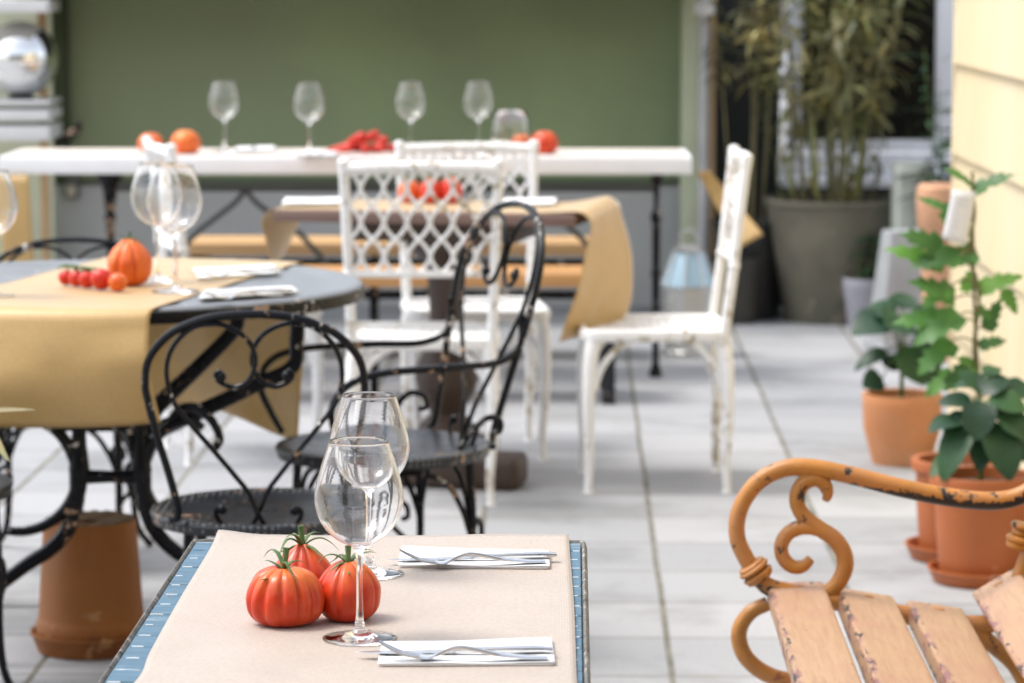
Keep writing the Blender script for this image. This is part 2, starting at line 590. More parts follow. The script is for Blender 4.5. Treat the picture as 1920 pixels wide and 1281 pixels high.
# pale post at the wall's end
PALEGREEN = mat('pale_green_paint', (.50, .55, .38), .6, 0, .08, 5, .1, 60)
post = thing('post', 'pale green post with a white pipe at the end of the green wall', 'post', (0, 0, 0))
xa, xb, xc, xd = [at(u, 300, y=WALL_Y - .25).x for u in (1277, 1308, 1330, 1340)]
MB().box((xb - xa, .12, 2.3), ((xa + xb) / 2, WALL_Y - .2, 1.15), bevel=.006).build('upright', PALEGREEN, post)
MB().tube([((xb + xc) / 2, WALL_Y - .25, 0), ((xb + xc) / 2, WALL_Y - .25, 2.3)], (xc - xb) / 2, 14).build('pipe', mat('grey_white_pipe', (.55, .55, .55), .4), post)
MB().tube([((xb + xc) / 2, WALL_Y - .25, 1.30), ((xb + xc) / 2, WALL_Y - .25, 1.345)], (xc - xb) / 2 + .02, 16, raw=True).build('pipe_collar', WHITE_TOP, post)
MB().box((xd - xc, .05, 2.3), ((xc + xd) / 2, WALL_Y - .24, 1.15), bevel=.004).build('edge_lath', mat('tan_lath', (.36, .24, .12), .6), post)

# dark wall with the window
DARKWALL = mat('dark_grey_wall', (.014, .016, .016), .75, 0, .15, 3, .1, 80)
wx2 = at(1341, 300, y=WALL_Y).x
w_l, w_r = at(1462, 200, y=WALL_Y).x, at(1800, 200, y=WALL_Y).x + .15
z_s0, z_s1 = at(1600, 348, y=WALL_Y).z, at(1600, 262, y=WALL_Y).z
dwall = thing('window_wall', 'dark charcoal wall with a white framed window behind the bamboo', 'wall', (0, 0, 0))
MB().box((w_l - wx2, .2, 2.6), ((w_l + wx2) / 2, WALL_Y + .1, 1.3)).box((w_r - w_l + .6, .2, z_s0 - .002), ((w_l + w_r) / 2 + .3, WALL_Y + .1, (z_s0 - .002) / 2)) \
    .box((1.2, .2, 2.6), (w_r + .6, WALL_Y + .1, 1.3)).box((w_r - w_l, .2, .5), ((w_l + w_r) / 2, WALL_Y + .1, 2.35)).build('wall', DARKWALL, dwall)
WFRAME = mat('white_window_paint', (.78, .80, .86), .45, 0, .03, 4)
xm0, xm1 = at(1478, 100, y=WALL_Y).x, at(1505, 100, y=WALL_Y).x
xr0, xr1 = at(1755, 100, y=WALL_Y).x, at(1806, 100, y=WALL_Y).x
win = MB().box((xm1 - xm0, .07, 2.1 - z_s1), ((xm0 + xm1) / 2, WALL_Y - .0, (2.1 + z_s1) / 2), bevel=.006) \
    .box((xr1 - xr0, .07, 2.1 - z_s1), ((xr0 + xr1) / 2, WALL_Y, (2.1 + z_s1) / 2), bevel=.006) \
    .box((xr1 - xm0 - .002, .08, .05), ((xm0 + xr1) / 2, WALL_Y - .004, z_s1 - .025), bevel=.006).build('window', WFRAME, dwall)
MB().box((w_r - w_l - .01, .10, z_s1 - z_s0 - .062), ((w_l + w_r) / 2, WALL_Y - .02, (z_s1 + z_s0) / 2 - .031), bevel=.006) \
    .box((w_r - w_l - .01, .2, .035), ((w_l + w_r) / 2, WALL_Y - .07, z_s0 + .0175), bevel=.006).build('sill', WFRAME, win)
PANE = mat('dark_window_glass', (.003, .0035, .003), .25, 0, 0, 1, spec=.15)
MB().box((xr0 - xm1, .02, 2.1 - z_s1), ((xm1 + xr0) / 2, WALL_Y + .035, (2.1 + z_s1) / 2)).build('pane', PANE, win)

# shingled yellow house side on the right
xc_ = at(1800, 300, y=10.3).x
house = thing('shingle_wall', 'pale yellow shingled house wall beside the potted climbers', 'wall', (xc_, 10.3, 0), YAW)
YELLOW = mat('yellow_shingle_paint', (.66, .535, .32), .65, 0, .07, 3, .3, 40, stretch=(1, 1, .25), col2=(.68, .58, .39))
mb = MB()
EXPO, rs = .268, random.Random(3)
z = .02
row = 0
zc = [at(1800, v_, y=10.3).z for v_ in (118, 285)]
EXPO = zc[0] - zc[1]
z = zc[1] % EXPO - EXPO
while z < 2.6:
    yy = 0.0
    first = True
    while yy > -6.0:
        w = rs.uniform(.55, .95)
        dz = rs.uniform(-.0015, .0015)
        z0_, z1_ = max(.0, z + dz), z + EXPO + .03
        if z1_ > .03:
            t0, t1 = .030, .010
            e = .003
            y0, y1 = yy, yy - w + e
            c = [(-t0, y0, z0_), (-t0, y1, z0_), (-t1, y1, z1_), (-t1, y0, z1_), (.02, y0, z0_), (.02, y1, z0_), (.02, y1, z1_), (.02, y0, z1_)]
            vs = [mb.bm.verts.new(q) for q in c]
            for q in ((0, 1, 2, 3), (7, 6, 5, 4), (0, 4, 5, 1), (1, 5, 6, 2), (2, 6, 7, 3), (3, 7, 4, 0)):
                mb.bm.faces.new([vs[i] for i in q])
        yy -= w
    z += EXPO
mb.build('shingles', YELLOW, house, smooth=False)
MB().box((3.0, 6.0, 2.6), (1.525, -3.0, 1.3)).build('wall', YELLOW, house, smooth=False)
MB().box((.02, .05, 2.6), (-.012, .027, 1.3), bevel=.003).build('corner_board', YELLOW, house)

# added unseen house behind the camera: blocks low sky and shapes what glass reflects
HOUSE = mat('beige_house_render', (.34, .31, .26), .8, 0, .1, 1.2, .1, 60)
hb = thing('added_house', 'added beige two storey house behind the camera, shaping light and reflections', 'house', (0, -3.6, 0), YAW)
MB().box((22, 5, 4.7), (0, -2.5, 2.35)).build('wall', HOUSE, hb, smooth=False)
MB().box((22.8, 5.8, .25), (0, -2.5, 4.83)).build('roof', EAVE, hb, smooth=False)
for i in range(6):
    for zz in (1.6, 3.7):
        x = -9 + i * 3.6
        f_ = MB().box((1.3, .10, 1.5), (x, .03, zz), bevel=.01).build('window', WFRAME, hb)
        MB().box((1.1, .02, 1.3), (x, .085, zz)).build('pane', PANE, f_)
# ================================================================== FRONT TABLE
ZT = .72
fl, fr = at(362, 1011, z=ZT), at(1097, 1014, z=ZT)
tw = (fr - fl).length + .006
FT_RZ = -.0185
ftable = thing('bistro_table', 'small table with worn blue slatted top and grey rim in front', 'table', (0, 0, 0))
tdir = Vector((math.sin(-FT_RZ), math.cos(FT_RZ), 0))
ftc = (fl + fr) / 2 - tdir * .70
ftc.z = 0
ftable.location = ftc
ftable.rotation_euler = (0, 0, FT_RZ)
BLUE = mat('worn_blue_paint', (.062, .145, .215), .55, 0, .22, 9, .5, 60, stretch=(1.2, 38, 8), col2=(.085, .180, .255),
           wear=[((.42, .47, .50), .10, 8), ((.05, .07, .09), .10, 11)])
RIMGREY = mat('weathered_grey_rim', (.17, .165, .15), .75, 0, .4, 60, .8, 120, wear=[((.42, .40, .36), .3, 60), ((.05, .05, .05), .25, 45)])
half, dep = tw / 2, .70
mb = MB()
pitch = .062
n = int(2 * dep / pitch)
for i in range(n):
    yc = dep - .012 - pitch * (i + .5)
    mb.box((2 * half - .018, pitch - .0022, .018), (0, yc, ZT - .010 + RND.uniform(-.0006, .0006)), bevel=.0012, seg=1)
nface = len(mb.bm.faces)
for i in range(1, n):
    yc = dep - .012 - pitch * i
    for s in (-1, 1):
        L = RND.uniform(.008, .016)
        mb.box((L, .0026, .010), (s * (half - .010 - L / 2 - RND.uniform(0, .006)), yc, ZT - .0058))
mb.bm.faces.ensure_lookup_table()
for f_ in mb.bm.faces[nface:]:
    f_.material_index = 1
mb.build('slatted_top', [BLUE, mat('bare_white_spacer', (.75, .75, .72), .7)], ftable)
mb = MB()
pts = []
for cx, cy, a0 in ((1, 1, 0), (-1, 1, 90), (-1, -1, 180), (1, -1, 270)):
    for k in range(7):
        a = math.radians(a0 + 15 * k)
        pts.append(Vector((cx * (half - .012) + .0075 * math.cos(a), cy * (dep - .012) + .0075 * math.sin(a), ZT - .014)))
mb.tube(pts, .0045, 10, closed=True, raw=True, up=(0, 0, 1), flat=3.4)
mb.build('rim', RIMGREY, ftable)
MB().box((2 * half - .05, 2 * dep - .06, .02), (0, 0, ZT - .032)).build('under_frame', DARK_TIMBER, ftable)
for sx in (-1, 1):
    for sy in (-1, 1):
        MB().tube([(sx * (half - .06), sy * (dep - .08), ZT - .04), (sx * (half - .05), sy * (dep - .06), .36), (sx * (half - .03), sy * (dep - .04), 0)],
                  [.016, .013, .011], 10).build('leg', BLACK_IRON, ftable)

# pale paper runner on it
pc = [at(408, 1003, z=ZT + .001), at(1068, 1006, z=ZT + .001), at(1090, 1400, z=ZT + .001), at(178, 1400, z=ZT + .001)]
def paper_pt(s, t):
    p = (pc[0] * (1 - s) + pc[1] * s) * (1 - t) + (pc[3] * (1 - s) + pc[2] * s) * t
    p = p.copy()
    p.x += .0008 * math.sin(t * 9 + 1) * (1 if s < .5 else -1) * abs(2 * s - 1) ** 6 + (.004 * math.exp(-((t - .72) / .05) ** 2) * (1 - s) ** 8)
    lift = .005 * math.exp(-((s / .07) ** 2)) * math.exp(-((t / .04) ** 2)) + .002 * math.exp(-((1 - s) / .25) ** 2) * math.exp(-((t / .03) ** 2))
    p.z += lift + .0006 + .0005 * noise.noise(Vector((s * 5, t * 8, 1))) + .0009 * max(0, math.sin(s * 17 + 1)) * math.exp(-((t / .05) ** 2))
    p.y += .004 * math.sin(s * 7 + 2) * math.exp(-((t / .08) ** 2))
    return p
pap = MB().grid(paper_pt, 60, 60, (.48, 1.0)).build('paper_runner', KRAFT_PALE, solid=.0004, recalc=True)
tag(pap, 'pale pinkish ribbed paper sheet covering the blue slatted table', 'paper runner')
ZP = ZT + .0022

# ------------------------------------------------------------------ wine glass
def wine_glass_mesh(seg=64):
    outer = [(0, 0), (.030, .0), (.0425, .0004), (.0437, .0012), (.0432, .0021), (.034, .0029), (.020, .0052), (.0105, .0092), (.0062, .015),
             (.0044, .026), (.0037, .045), (.0036, .075), (.0040, .096), (.0056, .1055), (.0105, .1105)]
    bowl = spline([(.0105, .1105, 0), (.0215, .1155, 0), (.0350, .1255, 0), (.0455, .1405, 0), (.0512, .1575, 0), (.0520, .168, 0), (.0498, .184, 0),
                   (.0445, .2035, 0), (.0385, .2215, 0), (.0345, .2335, 0)], 4)
    outer += [(p.x, p.y) for p in bowl[1:]]
    inner = []
    for i, p in enumerate(reversed(bowl)):
        q = max(0.0, p.x - .0009)
        inner.append((q, p.y + (.0002 if i == 0 else .0007 * (1 - i / len(bowl)))))
    inner = [(r, z) for r, z in inner if r > .0100]
    inner += [(.006, .1128), (0, .1122)]
    return outer + [(.0342, .2340)] + inner

_wg = MB().lathe(wine_glass_mesh())
wine_first = _wg.build('wine_glass', GLASS, angle=180)
def put_glass(u, v, z, label, group=None, scale=1.0, yy=None):
    p = at(u, v, z=z) if yy is None else at(u, v, y=yy)
    p.z = z
    if not wine_first.get('label'):
        o = wine_first
    else:
        o = wine_first.copy()
        COL.objects.link(o)
    o.location = p
    o.scale = (scale,) * 3
    o.rotation_euler = (0, 0, RND.uniform(0, 6))
    tag(o, label, 'wine glass', group)
    return o
put_glass(674.5, 1198, ZP, 'large clear wine glass in front of the tomatoes, nearest the cutlery', 'wine glasses on the blue table')
put_glass(693.5, 1077, ZP, 'clear wine glass behind the tomatoes, partly hidden by the nearer glass', 'wine glasses on the blue table')

# ------------------------------------------------------------------ ribbed tomatoes with curled green calyx
def tomato_mesh(R, hgt, ribs, depth, seed, top=.42, nu=96, nv=40):
    r = random.Random(seed)
    cr = []
    a = r.uniform(0, 1)
    for k in range(ribs):
        cr.append((a, r.uniform(.5, 1.0), r.uniform(.07, .15)))
        a += 2 * PI / ribs * r.uniform(.72, 1.28)
    prof = spline([(0, .045, 0), (.22, .012, 0), (.45, .0, 0), (.74, .07, 0), (.94, .22, 0), (1.0, .42, 0), (.97, .58, 0), (.5 * (.93 + top + .30), .76, 0), (top + .20, .90, 0),
                   (top * .80, .985, 0), (top * .42, .985, 0), (0, .93, 0)], 4)
    mb = MB()
    lay = mb.bm.verts.layers.float_color.new('shoulder')
    rings = []
    ph = [r.uniform(0, 6) for _ in range(4)]
    for j, p in enumerate(prof):
        zz = p.y
        if p.x < 1e-4:
            rings.append([mb.bm.verts.new((0, 0, zz * hgt))])
            continue
        ring = []
        for k in range(nu):
            a = 2 * PI * k / nu
            g = 0.0
            for ca, cd, cw in cr:
                da = (a - ca + PI) % (2 * PI) - PI
                w = cw * (.55 + .55 * (1 - zz))
                g = max(g, cd * math.exp(-(da / w) ** 2))
            env = (.30 + .70 * max(0, min(1, (zz - .02) / .55))) * (1.0 if zz < .9 else 1.2)
            rad = R * p.x * (1 - depth * g * env + .035 * math.sin(2 * a + ph[0]) + .025 * math.sin(3 * a + ph[1]))
            vv = mb.bm.verts.new((rad * math.cos(a), rad * math.sin(a), hgt * (zz + .02 * math.sin(2 * a + ph[2]) * (p.x) * (zz > .3))))
            sh = max(0, min(1, (zz - .58) / .42)) * (.55 + .45 * math.sin(a + ph[3])) + .35 * g * max(0, (zz - .35))
            vv[lay] = (min(1, sh),) * 3 + (1,)
            ring.append(vv)
        rings.append(ring)
    for A, B in zip(rings, rings[1:]):
        for k in range(nu):
            k2 = (k + 1) % nu
            if len(A) == 1:
                mb.bm.faces.new((A[0], B[k2], B[k]))
            elif len(B) == 1:
                mb.bm.faces.new((A[k], A[k2], B[0]))
            else:
                mb.bm.faces.new((A[k], A[k2], B[k2], B[k]))
    return mb

CALYX = mat('tomato_calyx_green', (.045, .11, .022), .55, 0, .3, 60, .2, 200, col2=(.11, .17, .05))
def calyx(parent, z, s, seed, tall=1.0, sepals=7):
    r = random.Random(seed)
    mb = MB()
    mb.tube([(0, 0, z - .006 * s), (.001 * s, 0, z + .008 * s), (.003 * s, .001 * s, z + .022 * s * tall)], [.0042 * s, .0032 * s, .0042 * s], 8)
    for k in range(sepals):
        a = 2 * PI * k / sepals + r.uniform(-.3, .3)
        L = s * r.uniform(.030, .056)
        up = r.uniform(.2, 1.25)
        ca, sa = math.cos(a), math.sin(a)
        curl = r.choice((-1, 1)) * r.uniform(.2, 1)
        p = [(0, 0, z)]
        for t in (.25, .5, .75, 1.0):
            rr = L * t * (1 - .25 * t * abs(curl))
            zz = z + L * (up * t - (.9 + .5 * curl) * t * t)
            sw = curl * L * .35 * t * t
            p.append((ca * rr - sa * sw, sa * rr + ca * sw, max(zz, z - .006)))
        mb.tube(p, [.0022 * s, .0028 * s, .0021 * s, .0012 * s, .0003 * s], 6, 5, flat=.45)
    return mb.build('calyx', CALYX, parent)

def tomato(u, v, z, R, hgt, ribs, depth, seed, label, group, m=None, rz=0.0, tilt=(0, 0), cal=1.0, top=.42, tall=1.0, name='ribbed_tomato'):
    m = m or TOMATO
    o = tomato_mesh(R, hgt, ribs, depth, seed, top).build(name, m, angle=180)
    p = at(u, v, z=z)
    o.location = p
    o.rotation_euler = (tilt[0], tilt[1], rz)
    tag(o, label, 'tomato', group)
    if cal:
        calyx(o, hgt * .945, cal, seed + 5, tall)
    return o
GT = 'ribbed tomatoes on the blue table'
tomato(534, 1171, ZP - .001, .0465, .070, 13, .22, 4, 'big ribbed red tomato in front, left of the nearest wine glass', GT, rz=.4, top=.46, cal=1.05, tall=1.15)
tomato(653, 1162, ZP - .001, .0395, .072, 8, .22, 9, 'ribbed red tomato standing directly behind the nearest glass stem', GT, rz=1.2, top=.36, cal=1.0)
tomato(568, 1128, ZP - .001, .036, .073, 9, .17, 14, 'pointed ribbed tomato mostly hidden behind the other two', GT, rz=2.0, top=.22, cal=1.05, tall=1.1)

# ------------------------------------------------------------------ napkins and cutlery
def napkin(c4_, label, group, zb, th=.0035, name='folded_napkin'):
    P = [Vector(q) for q in c4_]
    mb = MB()
    o_ = sum((p for p in P), Vector()) / 4
    for L in range(3):
        k = 1 - .010 * (2 - L)
        def fn(s, t, L=L, k=k):
            p = (P[0] * (1 - s) + P[1] * s) * (1 - t) + (P[3] * (1 - s) + P[2] * s) * t
            p = o_ + (p - o_) * k
            lift = .0006 * L * (1 + .5 * math.sin(s * 6 + L)) * (1 - .5 * t) + .0003 * L * math.sin(s * 11 + 2 * L) * t
            return Vector((p.x, p.y, zb + .0007 + L * th / 3 + lift))
        mb.grid(fn, 24, 6)
    o = mb.build(name, NAPKIN, solid=.0011)
    return tag(o, label, 'napkin', group)

def sweep(mb, path, width, thick, seg=10, res=5, up=(0, 1, 0)):
    """flat bar along path; width is across (local y), thick in the other direction"""
    P = spline(path, res)
    n = len(P)
    W, T = lerp_list(width, n), lerp_list(thick, n)
    rings = []
    U = Vector(up)
    for i in range(n):
        t = (P[min(i + 1, n - 1)] - P[max(i - 1, 0)]).normalized()
        nn = t.cross(U).normalized()
        ring = []
        for k in range(seg):
            a = 2 * PI * k / seg
            ca, sa = math.cos(a), math.sin(a)
            e = .55
            ring.append(mb.bm.verts.new(P[i] + U * (W[i] / 2 * math.copysign(abs(ca) ** e, ca)) + nn * (T[i] / 2 * math.copysign(abs(sa) ** e, sa))))
        rings.append(ring)
    for A, B in zip(rings, rings[1:]):
        for k in range(seg):
            mb.bm.faces.new((A[k], A[(k + 1) % seg], B[(k + 1) % seg], B[k]))
    mb.bm.faces.new(list(reversed(rings[0])))
    mb.bm.faces.new(rings[-1])

def fork_parts():
    mb = MB()
    # local x from tine tips (0) to handle end (.19); z up
    sweep(mb, [(.046, 0, .0035), (.058, 0, .0030), (.072, 0, .0085), (.088, 0, .0135), (.108, 0, .0115), (.135, 0, .0060), (.165, 0, .0030), (.190, 0, .0022)],
          [.021, .020, .0095, .0060, .0065, .0095, .0125, .0150, .0120], [.0030, .0034, .0044, .0052, .0050, .0042, .0036, .0030], 10)
    t = MB()
    for k in range(4):
        yy = -.0081 + k * .0054
        sweep(t, [(.000, yy * .80, .0205), (.012, yy * .90, .0140), (.028, yy, .0070), (.048, yy, .0034)], [.0014, .0034, .0038, .0040], [.0012, .0022, .0026, .0030], 8)
    return mb, t

def knife_parts():
    b = MB()
    sweep(b, [(.0, .002, .002), (.02, .0005, .002), (.06, 0, .0022), (.112, 0, .003)], [.003, .011, .0165, .0160, .0120], [.0006, .0010, .0014, .0022], 8)
    h = MB()
    sweep(h, [(.108, 0, .0032), (.125, 0, .0040), (.165, 0, .0048), (.200, 0, .0052), (.222, 0, .0048)], [.0095, .0085, .0110, .0145, .0120], [.0045, .0060, .0064, .0068, .0040], 12)
    return b, h

def fork(loc, rz, label, group, proto=[]):
    if proto:
        return dup(proto[0], label, loc, rz, group=group)
    r = thing('fork', label, 'fork', loc, rz, group)
    a, t = fork_parts()
    a.build('handle', STEEL, r); t.build('tines', STEEL, r)
    proto.append(r)
    return r
def knife(loc, rz, label, group, proto=[]):
    if proto:
        return dup(proto[0], label, loc, rz, group=group)
    r = thing('table_knife', label, 'knife', loc, rz, group)
    b, h = knife_parts()
    b.build('blade', STEEL, r); h.build('handle', STEEL, r)
    proto.append(r)
    return r

def setting(nap, kn0, kn1, fk0, fk1, ztop, lab, grp, th=.0035):
    """nap: four photo corners (far left, far right, near right, near left); kn/fk: two photo points each"""
    napkin([at(u, v, z=ztop) for u, v in nap], lab[0], 'napkins ' + grp, ztop)
    zz = ztop + .0056
    a, b = at(*kn0, z=zz), at(*kn1, z=zz)
    knife(Vector((a.x, a.y, zz - .0005)), math.atan2(b.y - a.y, b.x - a.x), lab[1], 'knives ' + grp)
    a, b = at(*fk0, z=zz + .018), at(*fk1, z=zz)
    fork(Vector((a.x, a.y, zz)), math.atan2(b.y - a.y, b.x - a.x), lab[2], 'forks ' + grp)

setting([(717, 1211), (1034, 1203), (1041, 1249), (708, 1250)], (669, 1226), (1036, 1224), (710, 1207), (1003, 1237), ZP,
        ('white folded napkin under the cutlery beside the nearest glass foot', 'steel table knife on the nearest napkin, behind its fork',
         'steel fork on the nearest napkin, tines raised at its end'), 'on the blue table')
setting([(753, 1030), (1030, 1039), (1031, 1068), (747, 1065)], (728, 1052), (1040, 1046), (750, 1035), (1005, 1056), ZP,
        ('white folded napkin at the far edge of the blue table', 'steel table knife on the napkin at the far table edge',
         'steel fork on the napkin at the far table edge'), 'on the blue table')
# ================================================================== BLACK WROUGHT-IRON CHAIRS
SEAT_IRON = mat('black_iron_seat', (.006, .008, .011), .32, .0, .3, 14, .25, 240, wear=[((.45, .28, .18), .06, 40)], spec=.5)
def _holes_and_glints(m):
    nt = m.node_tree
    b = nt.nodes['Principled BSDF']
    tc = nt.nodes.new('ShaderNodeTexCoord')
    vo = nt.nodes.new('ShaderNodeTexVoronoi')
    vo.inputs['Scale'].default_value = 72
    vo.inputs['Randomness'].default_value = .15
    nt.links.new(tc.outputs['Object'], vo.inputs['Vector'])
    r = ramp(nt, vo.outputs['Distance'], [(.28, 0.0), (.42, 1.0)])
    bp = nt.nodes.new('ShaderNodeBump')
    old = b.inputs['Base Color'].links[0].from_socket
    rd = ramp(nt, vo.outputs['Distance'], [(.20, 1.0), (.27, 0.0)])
    nt.links.new(mixc(nt, rd.outputs['Color'], old, (.16, .16, .16)), b.inputs['Base Color'])  # pale dots put glints into the seat colour, over the embossed holes
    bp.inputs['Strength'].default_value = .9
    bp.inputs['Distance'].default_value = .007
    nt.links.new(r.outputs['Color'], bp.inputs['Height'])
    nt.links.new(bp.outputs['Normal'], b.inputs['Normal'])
_holes_and_glints(SEAT_IRON)

BACK_OUT = [(-.178, .462), (-.163, .470), (-.163, .500), (-.180, .572), (-.195, .626), (-.211, .699), (-.216, .738), (-.206, .788), (-.166, .834), (-.108, .862), (-.054, .873), (0, .876)]
BACK_IN = [(.490, .365), (.470, .335), (.450, .350), (.462, .380), (.510, .408), (.560, .412), (.620, .380), (.658, .300), (.650, .220), (.600, .150), (.520, .105),
           (.440, .092), (.340, .110), (.250, .180), (.200, .270), (.190, .370), (.220, .490), (.310, .610), (.430, .750), (.530, .870), (.600, .960), (.640, 1.05),
           (.690, 1.14), (.760, 1.172), (.840, 1.14), (.880, 1.08), (.868, 1.045), (.845, 1.055)]
def iron_chair(name, label, hz=1.0, arms=False, group='black wrought iron chairs'):
    """front is +y; hz stretches the back"""
    t = thing(name, label, 'chair', (0, 0, 0), 0, group)
    def bp(x, z):
        f = (z - .45) * hz
        return Vector((x, -.190 - .26 * f + .25 * x * x, .45 + f))
    mb = MB()
    left = [bp(x, z) for x, z in BACK_OUT]
    right = [bp(-x, z) for x, z in reversed(BACK_OUT[:-1])]
    mb.tube(left + right, .0080, 8, 6)
    back = mb.build('back_frame', BLACK_IRON, t)
    for s in (-1, 1):
        mb = MB()
        pts = []
        for zx, zy in BACK_IN:
            x = (zx - .650) / 2.674
            z = .875 - (zy - .045) / 2.59
            p = bp(x * -s, z)
            p.y += .006 * s + .004
            pts.append(p)
        mb.tube(pts, [.0038] + [.0053] * 20 + [.0038], 8, 5)
        mb.sphere(pts[0].lerp(pts[2], .3), .0105, 10, 8).sphere(pts[-1], .0105, 10, 8)
        mb.build('back_scroll', BLACK_IRON, t)
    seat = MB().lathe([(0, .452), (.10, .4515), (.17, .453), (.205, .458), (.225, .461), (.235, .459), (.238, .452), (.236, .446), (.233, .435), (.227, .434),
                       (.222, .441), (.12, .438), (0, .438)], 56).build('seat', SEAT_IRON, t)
    for k in range(4):
        a = math.radians(45 + 90 * k)
        ca, sa = math.cos(a), math.sin(a)
        MB().tube([(.205 * ca, .205 * sa, .436), (.212 * ca, .212 * sa, .30), (.212 * ca, .212 * sa, .15), (.225 * ca, .225 * sa, .06), (.262 * ca, .262 * sa, .006)],
                  [.0105, .0095, .0085, .008, .010], 8).build('leg', BLACK_IRON, t)
    for k in range(4):
        a0, a1 = math.radians(45 + 90 * k), math.radians(135 + 90 * k)
        A, B = Vector((math.cos(a0), math.sin(a0), 0)) * .210, Vector((math.cos(a1), math.sin(a1), 0)) * .210
        m1, m2 = A.lerp(B, .22), A.lerp(B, .78)
        Z = lambda p, z: Vector((p.x, p.y, z))
        MB().tube([Z(A, .26), Z(A.lerp(B, .08), .33), Z(m1, .39), Z(A.lerp(B, .5), .415), Z(m2, .39), Z(A.lerp(B, .92), .33), Z(B, .26)], .0065, 7).build('brace', BLACK_IRON, t)
    for k in range(4):
        a = math.radians(45 + 90 * k)
        o_ = Vector((math.cos(a), math.sin(a), 0))
        tn = Vector((-math.sin(a), math.cos(a), 0))
        c0 = o_ * .205
        MB().tube([c0 + tn * x_ + Vector((0, 0, z_)) for x_, z_ in ((0, .15), (.012, .19), (.040, .215), (.066, .24), (.070, .275), (.050, .295), (.030, .285), (.028, .262), (.042, .255))],
                  [.0065, .0065, .0062, .006], 7).build('leg_scroll', BLACK_IRON, t)
    if arms:
        for s in (-1, 1):
            p0 = bp(.196 * s, .45 + .235 / hz)
            MB().tube([p0 + Vector((0, -.005, .07)), p0, p0 + Vector((.012 * s, .06, -.032)), (.232 * s, -.06, .652), (.242 * s, .10, .648), (.240 * s, .175, .625), (.225 * s, .205, .575),
                       (.205 * s, .19, .52), (.19 * s, .165, .468)], [.007, .008, .008, .008, .008, .0078, .007], 8).build('armrest', BLACK_IRON, t)
            MB().tube([(.195 * s, -.10, .468), (.215 * s, -.115, .50), (.222 * s, -.15, .535), (.215 * s, -.185, .53), (.208 * s, -.19, .505), (.21 * s, -.17, .50)], [.007, .007, .006], 7).build('arm_scroll', BLACK_IRON, t)
    return t

ca_ = at(499, 952, z=.45)
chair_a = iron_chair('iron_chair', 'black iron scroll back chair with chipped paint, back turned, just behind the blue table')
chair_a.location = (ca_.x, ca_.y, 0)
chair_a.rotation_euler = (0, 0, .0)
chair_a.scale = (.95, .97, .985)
cb_ = at(718, 840, z=.45)
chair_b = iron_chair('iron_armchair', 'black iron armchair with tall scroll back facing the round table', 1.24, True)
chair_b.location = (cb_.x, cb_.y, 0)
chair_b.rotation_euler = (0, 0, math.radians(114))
cc_ = at(-208, 915, z=.45)
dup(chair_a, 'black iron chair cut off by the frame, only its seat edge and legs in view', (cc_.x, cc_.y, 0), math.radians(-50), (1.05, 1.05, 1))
chd = at(112, 560, y=8.05)
dup(chair_a, 'black iron chair behind the round table, only its arched top rail in view', (chd.x, 8.05, 0), math.radians(180), (1.08, 1.0, .905))

